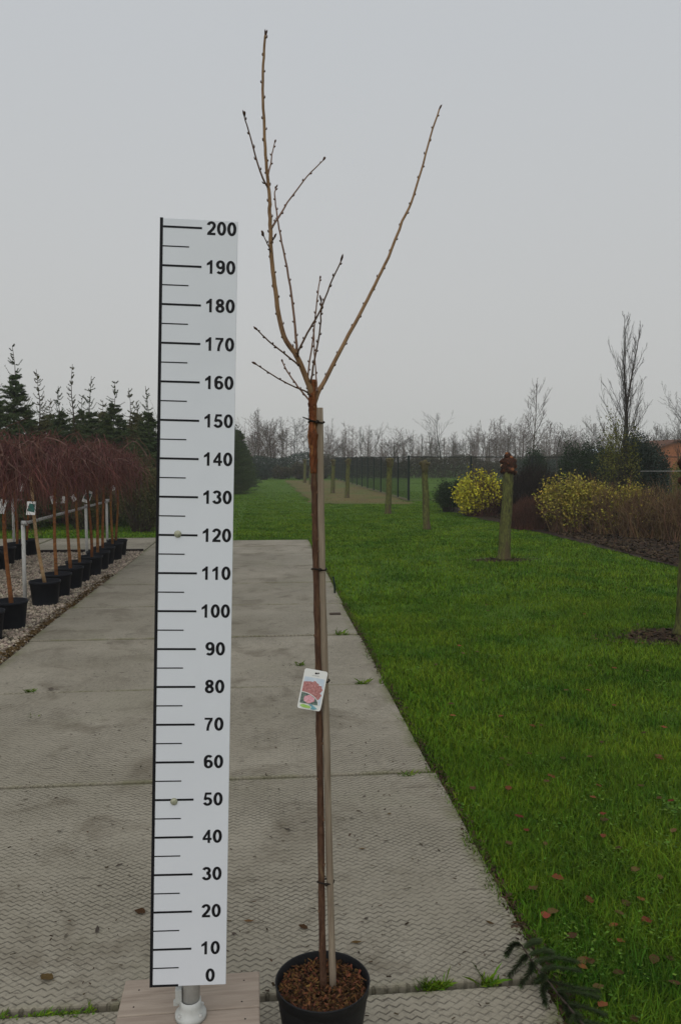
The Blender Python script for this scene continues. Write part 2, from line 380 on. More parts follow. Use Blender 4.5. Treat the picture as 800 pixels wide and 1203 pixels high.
# ---- gravel bed of the pot rows
GX0, GX1, GY0, GY1 = -9, PX0-.01, -1, 14.48
bed = grid_sheet('gravel_bed', GX0, GX1, GY0, GY1, 30, 60, -.024, MT['gravel_bed'], .004)
edge_board = MB(); edge_board.box((-9, 14.44, -.1), (PX0-.03, 14.48, .03))
tag(obj('timber_edging', edge_board, MT['dark_stem']), 'dark timber edging board between gravel bed and cross path', 'edging')
def pebbles(n, fx, fy, zbase, s0, s1, seed):
    r = np.random.default_rng(seed)
    c = np.stack([fx(r, n), fy(r, n), np.full(n, zbase)], -1)
    base = np.array([[1,0,0],[0,1,0],[-1,0,0],[0,-1,0],[0,0,.7],[0,0,-.7],[.6,.6,.35],[-.6,.55,.4]], float)[:6]
    V = base[None]*(1+r.uniform(-.35, .35, (n, 6, 3)))*r.uniform(s0, s1, (n, 1, 1))
    a = r.uniform(0, 6.28, n); ca, sa = np.cos(a)[:, None], np.sin(a)[:, None]
    V = np.stack([V[..., 0]*ca-V[..., 1]*sa, V[..., 0]*sa+V[..., 1]*ca, V[..., 2]], -1)+c[:, None]
    Fb = np.array([[0,1,4],[1,2,4],[2,3,4],[3,0,4],[1,0,5],[2,1,5],[3,2,5],[0,3,5]])
    F = (Fb[None]+(np.arange(n)*6)[:, None, None]).reshape(-1, 3)
    return V.reshape(-1, 3), F
V, F = pebbles(36000, lambda r, n: PX0-.015-np.abs(r.random(n)**1.3)*3.6, lambda r, n: 5.0+r.random(n)*9.4, -.014, .012, .030, 5)
o = link('gravel', fast_mesh('gravel', V, F, 3), MT['stone'], kind='stuff')
tag(o, 'loose pale brown gravel under the rows of potted trees', 'gravel')

# ---- bare dry strip under the far pollards, and the bark mulch bed
def flat(name, pts, z, mat, kind='structure', wob=0., seed=1):
    r = np.random.default_rng(seed); P = []
    for (x0, y0), (x1, y1) in zip(pts, pts[1:]+pts[:1]):
        n = max(2, int(math.hypot(x1-x0, y1-y0)/.6)+1)
        for k in range(n):
            t = k/n; P.append((x0+(x1-x0)*t+r.normal()*wob, y0+(y1-y0)*t+r.normal()*wob, z))
    mb = MB(); mb.poly(P)
    o = obj(name, mb, mat); o['kind'] = kind; return o
flat('dry_ground', [(1.55, 60), (1.85, 29.6), (5.45, 28.6), (5.62, 32), (5.6, 60)], -.03, MT['straw'], wob=.12)
BED = [(5.95, 26.8), (5.85, 24), (6.25, 17.2), (6.3, 13.5), (6.4, 11.4), (6.55, 8), (7.0, 3), (16, 3), (16, 26.8)]
flat('mulch_bed', BED, -.022, MT['bark_soil'], wob=.05, seed=4)
def chips(n, fx, fy, z, s0, s1, seed, tilt=.5):
    r = np.random.default_rng(seed); L = r.uniform(s0, s1, n); W = L*r.uniform(.25, .55, n)
    d = np.stack([np.cos(t := r.uniform(0, 6.28, n)), np.sin(t), r.uniform(-tilt, tilt, n)], -1)
    e = np.stack([-np.sin(t), np.cos(t), r.uniform(-tilt, tilt, n)], -1)
    c = np.stack([fx(r, n), fy(r, n), z+r.uniform(0, .012, n)], -1)
    q = np.stack([c-d*L[:, None]-e*W[:, None], c+d*L[:, None]-e*W[:, None]*.6, c+d*L[:, None]*.9+e*W[:, None], c-d*L[:, None]+e*W[:, None]*.8], 1)
    return q.reshape(-1, 3), np.arange(n*4).reshape(-1, 4)
V, F = chips(22000, lambda r, n: 6.45+r.random(n)**1.5*7, lambda r, n: 9+r.random(n)*15, -.012, .02, .05, 8)
tag(link('bark_mulch', fast_mesh('bark_mulch', V, F, 4), MT['bark_chip'], kind='stuff'), 'dark bark mulch chips under the shrubs', 'mulch')
V, F = chips(2600, lambda r, n: PX0-.012-np.abs(r.normal(0, .05, n)), lambda r, n: 5+r.random(n)**1.8*6.5, -.006, .012, .03, 9)
tag(link('leaf_litter', fast_mesh('leaf_litter', V, F, 4), MT['leaf_brown'], kind='stuff'), 'brown leaf litter gathered along the gravel edge of the path', 'leaf litter')

# ---- lawn grass, real blades, thinner with distance
POLL = [(3.94, 7.17), (3.97, 12.86), (3.85, 18.58), (3.75, 23.9), (3.5, 33.5), (3.3, 38.2), (3.1, 46), (2.95, 50.5), (2.75, 54)]
def blades(n, x0, x1, y0, y1, hmin, hmax, wid, seed, ok=None, power=1.0, zb=-.045, lean=.8):
    r = np.random.default_rng(seed)
    y = y0*(y1/y0)**(r.random(n)**power) if y0 > 0 else y0+(y1-y0)*r.random(n)
    # stay roughly inside what this side of the place shows (wider than the view)
    x = x0+(x1-x0)*r.random(n)
    keep = (x < .62*y+1.4) & (x > -.40*y-1.6)
    if ok is not None: keep &= ok(x, y)
    for px, py in POLL[:2]:
        d = np.hypot(x-px+.25*np.sin(3*y), (y-py)*1.3)
        keep &= (d > .42) | (r.random(n) < np.clip(d-.15, 0, 1)*.6)
    clump = np.sin(x*2.3+np.sin(y*1.7)*2)*np.sin(y*2.1+np.sin(x*1.3)*2)
    fine = np.sin(x*9+np.sin(y*7)*2)*np.sin(y*8.3+np.sin(x*6)*2)
    thin = np.sin(x*1.1+2*np.sin(y*.9+1))*np.sin(y*1.4+2*np.sin(x*.8))
    keep &= r.random(n) < (.78+.2*clump+.3*fine-.22*(thin > .7))
    x, y = x[keep], y[keep]; clump = clump[keep]; n = len(x)
    h = (hmin+(hmax-hmin)*r.random(n)**1.6)*(1+.28*clump)*np.clip(1.15-(y-8)/36, .45, 1); a = r.uniform(0, 6.28, n); ln = r.uniform(.1, lean, n)*h
    wd = wid*r.uniform(.6, 1.3, n)
    dx, dy = np.cos(a), np.sin(a); b = a+1.57+r.uniform(-.6, .6, n); wx, wy = np.cos(b)*wd, np.sin(b)*wd
    z = np.full(n, zb)
    P = [np.stack([x-wx, y-wy, z], -1), np.stack([x+wx, y+wy, z], -1),
         np.stack([x+dx*ln*.35+wx*.8, y+dy*ln*.35+wy*.8, z+h*.6], -1), np.stack([x+dx*ln*.35-wx*.8, y+dy*ln*.35-wy*.8, z+h*.6], -1),
         np.stack([x+dx*ln, y+dy*ln, z+h*r.uniform(.75, 1., n)], -1)]
    return np.stack(P, 1)
def in_bed(x, y): return (x > 6.22-(y-17)*.03) & (y < 26.5)
def lawn_ok(x, y):
    e = .02*np.sin(y*5)+.015*np.sin(y*13)
    m = (x > PX1+.015+e) | (y > 16.12)
    m &= ~((x < PX0) & (y < 17.0))
    m &= ~in_bed(x, y)
    m &= ~((x > 1.75+.2*np.sin(y)) & (x < 5.7) & (y > 29.2) & (y < 60))
    return m
B = [blades(270000, PX1, 4.6, 1.75, 4.6, .022, .062, .0016, 11, lawn_ok, lean=1.3),
     blades(260000, PX1, 6.5, 4.6, 9.5, .022, .058, .0025, 12, lawn_ok, lean=1.2),
     blades(260000, PX1-1.5, 8.0, 9.0, 30, .025, .058, .0050, 13, lawn_ok, lean=1.2),
     blades(150000, -9, 9.5, 14.5, 40, .03, .06, .009, 14, lawn_ok, lean=1.4),
     blades(60000, -10, 22, 30, 62, .03, .07, .014, 15, lawn_ok, lean=1.6),
     # fringe creeping over the slab edge
     blades(16000, PX1-.05, PX1+.10, 1.75, 16, .025, .06, .0025, 16, lambda x, y: x > PX1-.02+.035*np.sin(y*4.1)*np.sin(y*11.3), zb=-.03)]
B = np.concatenate(B); nb = len(B); V = B.reshape(-1, 3); i5 = np.arange(nb)[:, None]*5
F = np.concatenate([i5+np.array([0, 1, 2]), i5+np.array([0, 2, 3]), i5+np.array([3, 2, 4])])
tag(link('grass', fast_mesh('grass', V, F, 3), MT['blade'], kind='stuff'), 'green mown lawn grass beside the concrete path', 'grass')
Sb = blades(9000, 1.6, 5.6, 29.2, 58, .02, .07, .014, 21, None)
nb = len(Sb); i5 = np.arange(nb)[:, None]*5
F = np.concatenate([i5+np.array([0, 1, 2]), i5+np.array([0, 2, 3]), i5+np.array([3, 2, 4])])
tag(link('dry_grass', fast_mesh('dry_grass', Sb.reshape(-1, 3), F, 3), MT['straw_blade'], kind='stuff'), 'short dry straw-coloured grass under the far pollards', 'grass')

# clover and broad-leaved weeds among the grass, dark crumbs along the slab edge
r = np.random.default_rng(64); cl = []; VV = []
for k in range(110):
    y = 1.9*(13/1.9)**r.random(); x = PX1+.06+r.random()**1.2*min(4.4, .62*y+.4); n = int(r.integers(25, 90)); sd = r.uniform(.03, .12)
    if in_bed(np.array([x]), np.array([y]))[0]: continue
    c = np.stack([x+r.normal(0, sd, n), y+r.normal(0, sd, n), -.045+r.uniform(.015, .05, n)], -1); c = c[c[:, 0] > PX1+.01]; n = len(c)
    a = r.uniform(0, 6.28, n); t = r.uniform(-.35, .35, (n, 2)); s_ = r.uniform(.004, .009, n)*(1+.05*y)
    d = np.stack([np.cos(a), np.sin(a), t[:, 0]], -1)*s_[:, None]; e = np.stack([-np.sin(a), np.cos(a), t[:, 1]], -1)*s_[:, None]*.6
    VV.append(np.stack([c-d, c-d*.2+e, c+d, c-d*.2-e], 1).reshape(-1, 3))
VV = np.concatenate(VV); F = np.arange(len(VV)).reshape(-1, 4)
MT['clover'] = M('clover_leaf', (.06, .13, .014), (.085, .155, .018), 3, island=.4, rough=.7)
tag(link('clover', fast_mesh('clover', VV, F, 4), MT['clover'], kind='stuff'), 'small clover and weed leaves growing in the lawn', 'clover')
V, F = chips(5200, lambda r, n: PX1+r.normal(.012, .022, n), lambda r, n: 1.8*(15/1.8)**r.random(n), -.012, .004, .014, 65)
tag(link('edge_soil', fast_mesh('edge_soil', V, F, 4), MT['bark_chip'], kind='stuff'), 'dark soil crumbs along the slab edge beside the lawn', 'soil')
V, F = chips(1500, lambda r, n: PX0+.1+r.random(n)*2.8, lambda r, n: 1.8*(9/1.8)**r.random(n), .0015, .002, .009, 66, .15)
tag(link('path_debris', fast_mesh('path_debris', V, F, 4), MT['bark_chip'], kind='stuff'), 'fine dark plant crumbs scattered on the concrete slabs', 'debris')

# tufts of grass in the slab joints
def tuft(x, y, n, spread_x, label, seed, h=.05):
    r = np.random.default_rng(seed); mb = MB(); cs = r.normal(0, spread_x, max(2, n//45)); hs = r.uniform(.4, 1.1, len(cs))
    for _ in range(n):
        q = r.integers(len(cs)); px, py = cs[q]+r.normal(0, .014), r.normal(0, .007); a = r.uniform(0, 6.28); hh = h*hs[q]*r.uniform(.2, 1); l = hh*r.uniform(.5, 2.)
        d = np.array([math.cos(a), math.sin(a), 0]); broad = r.random() < .35; wv = np.array([-d[1], d[0], 0])*(.0045 if broad else .0018); p = np.array([px, py, -.012])
        if broad: l = min(l, .02); hh *= .6
        mb.chunk(np.array([p-wv*.5, p+wv*.5, p+d*l*.6+wv+[0, 0, hh*.8], p+d*l+[0, 0, hh]]), np.array([[0, 1, 2, 3]]))
    tag(obj('grass_tuft', mb, MT['blade'], None, (x, y, 0)), label, 'grass tuft', 'grass tufts in the slab joints')['kind'] = 'stuff'
g_ = lambda px, py: gnd(px, py)
for k, (px, py, n, sx, lab, h) in enumerate([
    (545, 1155, 300, .10, 'wide grass tuft in the joint near the fallen conifer twig', .05),
    (352, 781, 70, .02, 'single small grass tuft on a slab just left of the picture label', .055),
    (470, 911, 160, .07, 'low mossy grass tuft in a joint by the lawn edge', .03),
    (418, 803, 120, .09, 'thin grass tuft in the joint right of the picture label', .06),
    (397, 745, 90, .05, 'small grass tuft in a far joint at the lawn edge', .06),
    (40, 812, 90, .05, 'flat grass tuft in a joint on the gravel side', .035),
    (33, 842, 90, .03, 'small lone grass tuft in the middle of a slab near the gravel', .03),
    (95, 1188, 420, .16, 'mossy grass tuft in the joint beside the wooden platform', .025)]):
    p = gnd(px, py); tuft(p[0], p[1], n, sx, lab, 40+k, h)

# ================================================================== FOREGROUND
# ---- wooden platform
PT = .15
c0 = gnd(148, 1151, PT); c1 = gnd(305, 1140, PT)
ux = (c1-c0); Wp = float(np.hypot(ux[0], ux[1])); pang = math.atan2(ux[1], ux[0])
plat = empty('wooden_platform', (c0[0], c0[1], 0), 'low weathered plank platform under the measuring board', 'platform', rz=pang)
for k in range(4):
    mb = MB(); mb.box((0, -.155*(k+1)+.0015, PT-.024), (Wp, -.155*k-.0015, PT))
    bevel(obj('plank', mb, MT['plank'], plat), .004)
for sx in (0.02, Wp/2-.03, Wp-.08):
    mb = MB(); mb.box((sx, -.61, -.004), (sx+.06, -.01, PT-.0245)); obj('bearer', mb, MT['plank'], plat)
for k, (nx, ny) in enumerate([(.045, -.05), (Wp-.045, -.04), (.04, -.12), (Wp-.05, -.13), (.05, -.2), (Wp-.04, -.2)]):
    mb = MB(); mb.lathe([(.0001, .0008), (.0022, .0006), (.0026, 0)], 10, (nx, ny, PT)); obj('nail', mb, MT['dark_stem'], plat)

# ---- measuring board on its pole
BO = Vector((-.309, 2.053, .261)); byaw, broll, blean, BW, BH = -.006, .023, .042, .199, 2.022
u = Vector((math.cos(byaw), math.sin(byaw), 0)); n_ = Vector((-math.sin(byaw), math.cos(byaw), 0)); kz = Vector((0, 0, 1))
v_ = kz*math.cos(blean)+n_*math.sin(blean)
u2 = u*math.cos(broll)-v_*math.sin(broll); v2 = v_*math.cos(broll)+u*math.sin(broll); n2 = u2.cross(v2)*-1   # n2 points away from the camera
BM = Matrix(((u2.x, v2.x, -n2.x, BO.x), (u2.y, v2.y, -n2.y, BO.y), (u2.z, v2.z, -n2.z, BO.z), (0, 0, 0, 1)))  # local x right, y up, z to the viewer
board = empty('measuring_board', (0, 0, 0), 'tall white height measuring board with black centimetre scale', 'measuring board')
board.location = (BO.x+.10, BO.y+.04, PT)
inv = Matrix.Translation(-Vector(board.location))
def bpart(name, mb, mat, parent=board):
    o = obj(name, mb, mat, parent if parent is board else None)
    me = o.data; me.transform(inv @ BM)
    if parent is not board: o.parent = parent
    return o
mb = MB(); mb.box((0, 0, -.006), (BW, BH, 0)); panel = bpart('panel', mb, MT['white']); bevel(panel, .0008, 1)
mb = MB(); mb.box((-.0008, -.0008, -.0055), (.0072, BH+.0008, .0006)); bpart('edge_strip', mb, MT['black'])
for i in range(21):
    yy = .1*i; mb = MB()
    if i == 0: mb.box((.0074, -.0006, -.003), (.074, .0055, .0006))
    else: mb.box((.0074, yy-.0027, -.001), (.107, yy+.0027, .0005))
    bpart('long_mark', mb, MT['black'])
    if i < 20:
        mb = MB(); mb.box((.0074, yy+.05-.0015, -.001), (.0745, yy+.05+.0015, .0005)); bpart('short_mark', mb, MT['black'])
def arc_(cx, cy, rx, ry, a0, a1, n=14): return [(cx+rx*math.cos(R(a0+(a1-a0)*k/n)), cy+ry*math.sin(R(a0+(a1-a0)*k/n))) for k in range(n+1)]
def stroke(mb, P, hw, z):
    L_ = []; n = len(P); cl = math.hypot(P[0][0]-P[-1][0], P[0][1]-P[-1][1]) < 1e-6
    for i in range(n):
        a = P[i-1] if i else (P[-2] if cl else P[0]); b = P[i+1] if i < n-1 else (P[1] if cl else P[-1])
        tx, ty = b[0]-a[0], b[1]-a[1]; q = math.hypot(tx, ty) or 1; nx, ny = -ty/q, tx/q
        wx, wy = (hw if not isinstance(hw, tuple) else hw)[:2] if isinstance(hw, tuple) else (hw, hw)
        L_ += [(P[i][0]+nx*wx, P[i][1]+ny*wy, z), (P[i][0]-nx*wx, P[i][1]-ny*wy, z)]
    mb.add(L_, [(2*i, 2*i+1, 2*i+3, 2*i+2) for i in range(n-1)])
GW = (.114, .092)                            # half widths of upright and level strokes, cap height 1
def glyph(mb, ch, ox):
    S = lambda P, hw=GW, z=0.: stroke(mb, [(x+ox, y) for x, y in P], hw, z)
    Q = lambda P, z=0.: mb.add([(x+ox, y, z) for x, y in P], [tuple(range(len(P)))])
    if ch == '0': S(arc_(.33, .5, .232, .422, 0, 360, 28))
    elif ch == '1': Q([(.29, 0), (.485, 0), (.485, 1), (.325, 1), (.29, .93)]); Q([(.29, .93), (.06, .76), (.06, .59), (.29, .69)], .001)
    elif ch == '2': S(arc_(.33, .70, .225, .222, 172, -28, 16)+[(.42, .42), (.26, .26), (.14, .12)]); Q([(.02, 0), (.64, 0), (.64, .175), (.04, .175)], .001)
    elif ch == '3': S(arc_(.31, .735, .215, .187, 165, -90, 14)); S(arc_(.31, .30, .245, .222, 90, -165, 16), z=.001)
    elif ch == '4': Q([(.37, 0), (.555, 0), (.555, 1), (.40, 1), (.37, .96)]); Q([(.0, .22), (.67, .22), (.67, .385), (.0, .385)], .001); Q([(.0, .385), (.20, .385), (.40, .70), (.40, 1)], .002)
    elif ch == '5': Q([(.13, .83), (.60, .83), (.60, 1), (.13, 1)]); Q([(.13, 1), (.02, .46), (.19, .43), (.27, .9)], .001); S([(.10, .50)]+arc_(.31, .315, .245, .238, 125, -160, 16), z=.002)
    elif ch == '6': S(arc_(.34, .315, .225, .238, 0, 360, 24)); S(arc_(.36, .60, .26, .325, 45, 190, 14)+[(.115, .36)], z=.001)
    elif ch == '7': Q([(.03, .83), (.63, .83), (.63, .98), (.03, .98)]); S([(.55, .84), (.42, .66), (.32, .42), (.275, .2), (.265, 0)], (.096, .096), .001)
    elif ch == '8': S(arc_(.33, .74, .195, .182, 0, 360, 22)); S(arc_(.33, .285, .225, .207, 0, 360, 24), z=.001)
    elif ch == '9': S([(.66-x, 1-y) for x, y in arc_(.34, .315, .225, .238, 0, 360, 24)]); S([(.66-x, 1-y) for x, y in arc_(.36, .60, .26, .325, 45, 190, 14)+[(.115, .36)]], z=.001)
def digits_mesh(txt):
    mb = MB(); ox = 0
    for ch in txt: glyph(mb, ch, ox); ox += .765
    return mb.mesh('number')
for i in range(21):
    me = digits_mesh(str(i*10))
    co = np.empty(len(me.vertices)*3); me.vertices.foreach_get('co', co); co = co.reshape(-1, 3)
    y0, y1 = co[:, 1].min(), co[:, 1].max(); x0, x1 = co[:, 0].min(), co[:, 0].max()
    s = .0362/(y1-y0); co[:, 1] = (co[:, 1]-(y0+y1)/2)*s; co[:, 0] = (co[:, 0]-(x0+x1)/2)*s*(.98 if i >= 10 else 1.0)
    cy = .1*i if i else .026
    co[:, 0] += .1575; co[:, 1] += cy+.001; co[:, 2] = .0004+co[:, 2]*.1
    me.vertices.foreach_set('co', co.ravel()); me.materials.clear(); me.transform(inv @ BM)
    link('number', me, MT['black'], board)
for yy in (1.203, .496):
    mb = MB(); mb.lathe([(.0095, 0), (.0095, .002), (.007, .0045), (.0001, .005)], 16, (.056, yy, .0003)); bpart('screw', mb, MT['screw'])
# pole, clamp and socket flange
px_ = .103
mb = MB(); mb.lathe([(.0001, .0), (.0235, .0), (.0235, 1.42), (.0001, 1.42)], 24)
pole_top = Vector((BO.x+px_, BO.y+.03, PT))
o = obj('pole', mb, MT['galv'], board, (pole_top-Vector(board.location)))
o.rotation_euler = (-blean*.98, broll*.9, 0)
mb = MB(); mb.lathe([(.024, .05), (.028, .05), (.029, .034), (.031, .024), (.036, .017), (.042, .013), (.042, .001), (.02, .001)], 28)
fl = obj('socket_flange', mb, MT['galv_paint'], board, (pole_top-Vector(board.location)))
mb = MB(); mb.box((-.040, -.012, .045), (-.022, .014, .085)); mb.box((-.046, -.006, .035), (-.032, .006, .05))
bevel(obj('clamp', mb, MT['galv_paint'], board, (pole_top-Vector(board.location))), .003)
for a in (40, 140, 220, 320):
    mb = MB(); mb.lathe([(.006, .016), (.006, .021), (.0001, .022)], 6, (.036*math.cos(R(a)), .036*math.sin(R(a)), 0))
    obj('bolt', mb, MT['galv'], fl)

# ---- potted young tree
TY = 2.105
POT_H, POT_R = .222, .131
pc = gnd(379, 1151, POT_H)
tree = empty('potted_tree', (pc[0], pc[1], 0), 'tall bare young tree in a black pot tied to a stake', 'potted tree')
T0 = np.array([pc[0], pc[1], 0.0])
mb = MB(); mb.lathe([(.0001, .004), (.092, .004), (.098, .0), (.1, .008), (.117, POT_H-.052), (.1195, POT_H-.05), (.1215, POT_H-.03), (.128, POT_H-.028), (.1295, POT_H-.004), (.131, POT_H), (.128, POT_H+.001), (.1262, POT_H-.002), (.121, POT_H-.06), (.1, .02)], 56)
pot = obj('pot', mb, MT['pot'], tree)
mb = MB()
def stick(r0, a0, a1, z0, z1, mbx):
    ks = 5; vs_ = []
    for k in range(ks+1):
        a = a0+(a1-a0)*k/ks
        vs_ += [(r0(z0)*math.cos(a), r0(z0)*math.sin(a), z0), (r0(z1)*math.cos(a), r0(z1)*math.sin(a), z1)]
    mbx.add(vs_, [(2*k, 2*k+2, 2*k+3, 2*k+1) for k in range(ks)], True)
stick(lambda z: .1015+(z-.008)*.103, R(-38), R(-12), .07, .165, mb); obj('sticker', mb, MT['card'], pot)
SZ = POT_H-.028
mb = MB(); nr = 12
for i in range(nr+1):
    for j in range(36):
        a = 2*math.pi*j/36; rr = .1235*i/nr
        mb.v.append((rr*math.cos(a), rr*math.sin(a), SZ+.006*math.sin(9*rr*20+3*a)*(.4)+.004*math.cos(5*a+rr*60)-.004*(i == nr)))
for i in range(nr):
    for j in range(36): mb.f.append((i*36+j, i*36+(j+1) % 36, (i+1)*36+(j+1) % 36, (i+1)*36+j)); mb.sm.append(True)
obj('soil', mb, MT['pot_soil'], tree)
r = np.random.default_rng(31); n = 1700
rad_ = .118*np.sqrt(r.random(n)); ang = r.uniform(0, 6.28, n)
V, F = chips(n, lambda rr, k: rad_*np.cos(ang), lambda rr, k: rad_*np.sin(ang), SZ+.002, .0018, .0075, 32, .8)
link('bark_chips', fast_mesh('bark_chips', V, F, 4), MT['pot_chip'], tree, kind='stuff')

def smooth_path(P, k=4):              # Catmull-Rom through points
    P = [np.asarray(p, float) for p in P]; Q = [2*P[0]-P[1]]+P+[2*P[-1]-P[-2]]; out_ = []
    for i in range(1, len(Q)-2):
        for s_ in range(k):
            t = s_/k; a, b, c, d = Q[i-1], Q[i], Q[i+1], Q[i+2]
            out_.append(.5*((2*b)+(c-a)*t+(2*a-5*b+4*c-d)*t*t+(3*b-a-3*c+d)*t**3))
    out_.append(P[-1]); return out_
def path_px(pts, dep):                # pixel list + depth list (metres along the path) -> local points
    P = []
    for i, (x, y) in enumerate(pts):
        t = i/(len(pts)-1); P.append(at(x, y, TY+dep[0]*(1-t)+dep[1]*t)-T0)
    return P
rt = random.Random(77)
trunk_px = [(380.3, 1160), (378.6, 1103), (377.4, 1016), (376.4, 930), (375.2, 860), (374.2, 790), (372.6, 720), (371, 660), (370.3, 634), (369.6, 587), (368.6, 552)]
P = path_px(trunk_px, (-.0, 0)); P = smooth_path(P, 5)
P[0][2] = SZ-.02
kk = len(P); rad = [.0096-.0018*min(1, i/kk)+.0005*math.sin(i*1.9)+(.0012 if rt.random() < .1 else 0) for i in range(kk)]; rad[0] = .0112; rad[1] = .0106
mb = MB(); mb.tube(P, rad, 14); trunk = obj('trunk', mb, MT['trunk'], tree)
for i in range(4, kk-2, 3):
    d = np.array([rt.choice((-1, 1))*.9, -.5, 0]); p = P[i]+d*rad[i]*.85
    m2 = MB(); m2.tube([p-d*.004, p+d*.0015+[0, 0, .002], p+d*.0035+[0, 0, .006]], [.0045, .0035, .0008], 7); obj('knot', m2, MT['trunk_low'], trunk)
g_px = [(368.7, 556), (368.4, 541), (368.1, 526), (367.4, 508), (367.4, 494), (367.2, 478), (367, 462), (366.7, 446)]
P = smooth_path(path_px(g_px, (0, 0)), 4); kk = len(P)
rad = [.0085+.0022*min(1, i/6) for i in range(kk)]
for i in range(kk): rad[i] += .0035*math.exp(-((i-11)/1.8)**2)+.0006*math.sin(i*2.4)
mb = MB(); mb.tube(P, rad, 14); graft = obj('graft_stem', mb, MT['graft'], tree)
mb = MB()
for k in range(60):
    i = rt.randrange(2, kk-2); a = rt.uniform(math.pi, 2*math.pi); p = P[i]+np.array([math.cos(a), math.sin(a), 0])*(rad[i]+.0005)
    tt = np.array([-math.sin(a), math.cos(a), 0])*rt.uniform(.0015, .004); nn = np.array([math.cos(a), math.sin(a), 0])*rt.uniform(.0005, .003); hh = np.array([0, 0, rt.uniform(.004, .014)])
    mb.add([p-tt, p+tt, p+tt*.7+hh+nn, p-tt*.8+hh*.9+nn], [(0, 1, 2, 3)])
obj('loose_bark', mb, MT['graft'], graft, kind='stuff')

def branch(px, dep, r0, r1, mat, buds=10, rootin=True, seedk=0, name='branch'):
    P = smooth_path(path_px(px, dep), 4); kk = len(P)
    rb = random.Random(900+seedk)
    P = [p+np.array([rb.gauss(0, .0005), rb.gauss(0, .0005), 0]) if 0 < i < kk-1 else p for i, p in enumerate(P)]
    rad = [r0+(r1-r0)*(i/(kk-1))**.8 for i in range(kk)]
    mb = MB(); mb.tube(P, rad, 10 if r0 > .004 else 7); o = obj(name, mb, mat, tree)
    arc = np.concatenate([[0], np.cumsum([np.linalg.norm(P[i+1]-P[i]) for i in range(kk-1)])])
    side = 1
    for b in range(buds):
        t = (b+.6+rb.uniform(-.25, .25))/buds*arc[-1]; i = min(kk-2, int(np.searchsorted(arc, t)-1)); i = max(i, 0)
        f_ = (t-arc[i])/(arc[i+1]-arc[i]); p = P[i]+(P[i+1]-P[i])*f_; dr = (P[i+1]-P[i])/np.linalg.norm(P[i+1]-P[i])
        rr = rad[i]; a = rb.uniform(-.7, .7); side = -side
        sd = np.array([side*math.cos(a), -math.sin(a), 0]); sd = sd-dr*(sd@dr); sd /= np.linalg.norm(sd)
        L_ = rb.uniform(.005, .0095)
        m2 = MB(); m2.tube([p+sd*rr*.4, p+sd*(rr+.0014)+dr*L_*.3, p+sd*(rr+.002)+dr*L_*.65, p+sd*(rr+.0016)+dr*L_], [.0014, .0018, .0015, .0004], 6)
        obj('bud', m2, MT['bud'], o)
    dr = (P[-1]-P[-3]); dr = dr/np.linalg.norm(dr)
    for j in range(3):
        off = np.array([rb.gauss(0, .0018), rb.gauss(0, .0018), rb.gauss(0, .0015)])
        m2 = MB(); m2.tube([P[-1]-dr*.004, P[-1]+off*.6+dr*.004, P[-1]+off+dr*.008, P[-1]+off*1.2+dr*.013], [r1*.8, .0022, .002, .0004], 6); obj('bud', m2, MT['bud'], o)
    return o
branch([(366.5, 463), (364.5, 456), (355, 432), (346, 414), (336, 400), (329, 377), (324, 342), (320, 312), (318, 280), (317, 250), (317, 231), (314, 205), (311.6, 173), (309.6, 127), (309, 85), (310.6, 52), (312, 41)], (0, -.10), .0085, .0026, MT['limb'], 26, seedk=1)
branch([(367, 480), (369.5, 474), (374, 460), (380, 450), (392.5, 426), (410, 392.5), (424, 367), (440, 335), (456, 302.5), (472.5, 260), (483, 238), (494, 202), (505.6, 160), (516, 128)], (0, .18), .0075, .0022, MT['limb'], 24, seedk=2)
branch([(316.4, 224), (306, 202), (294, 160), (287, 136)], (-.06, -.16), .0028, .0014, MT['twig'], 6, seedk=3)
branch([(314.5, 209), (319, 187), (323, 167)], (-.06, .04), .0024, .0013, MT['twig'], 4, seedk=4)
branch([(318.6, 269), (330, 251), (338, 238), (361, 207), (380, 188)], (-.055, .12), .003, .0014, MT['twig'], 7, seedk=5)
branch([(348.5, 416), (346, 375), (339, 325), (331, 285), (326, 255), (323, 231), (323.6, 221)], (-.02, .16), .0036, .0016, MT['twig'], 14, seedk=6)
branch([(349.5, 419), (352, 409), (365, 385), (376, 365), (387.5, 335), (401, 306)], (-.02, -.22), .0032, .0016, MT['twig'], 10, seedk=7)
branch([(353, 430), (349, 427.5), (332.5, 414), (315, 400), (302, 387)], (-.01, -.2), .0028, .0015, MT['twig'], 8, seedk=8)
branch([(365.5, 466), (360, 460), (347.5, 455), (327.5, 445), (301, 428)], (0, -.25), .0026, .0014, MT['twig'], 8, seedk=9)
branch([(366.5, 475), (364, 471), (350, 454), (337.5, 436), (332, 425)], (0, .16), .003, .0018, MT['twig'], 8, seedk=10)
branch([(362, 447), (362, 440), (367.5, 400), (372.5, 352), (376, 327)], (0, .18), .0028, .0016, MT['twig'], 10, seedk=11)
branch([(365.5, 452), (366.5, 440), (374, 400), (377, 377), (377.5, 353)], (0, -.14), .003, .0017, MT['twig'], 9, seedk=12)
branch([(373, 460), (372, 450), (369.5, 415), (369, 391)], (.01, .10), .0024, .0014, MT['twig'], 5, seedk=13)
branch([(318, 296), (316, 290), (309.5, 276)], (-.05, -.09), .002, .0012, MT['twig'], 3, seedk=14)
branch([(318, 287), (320, 283), (322.5, 279)], (-.05, -.07), .002, .0012, MT['twig'], 1, seedk=15)
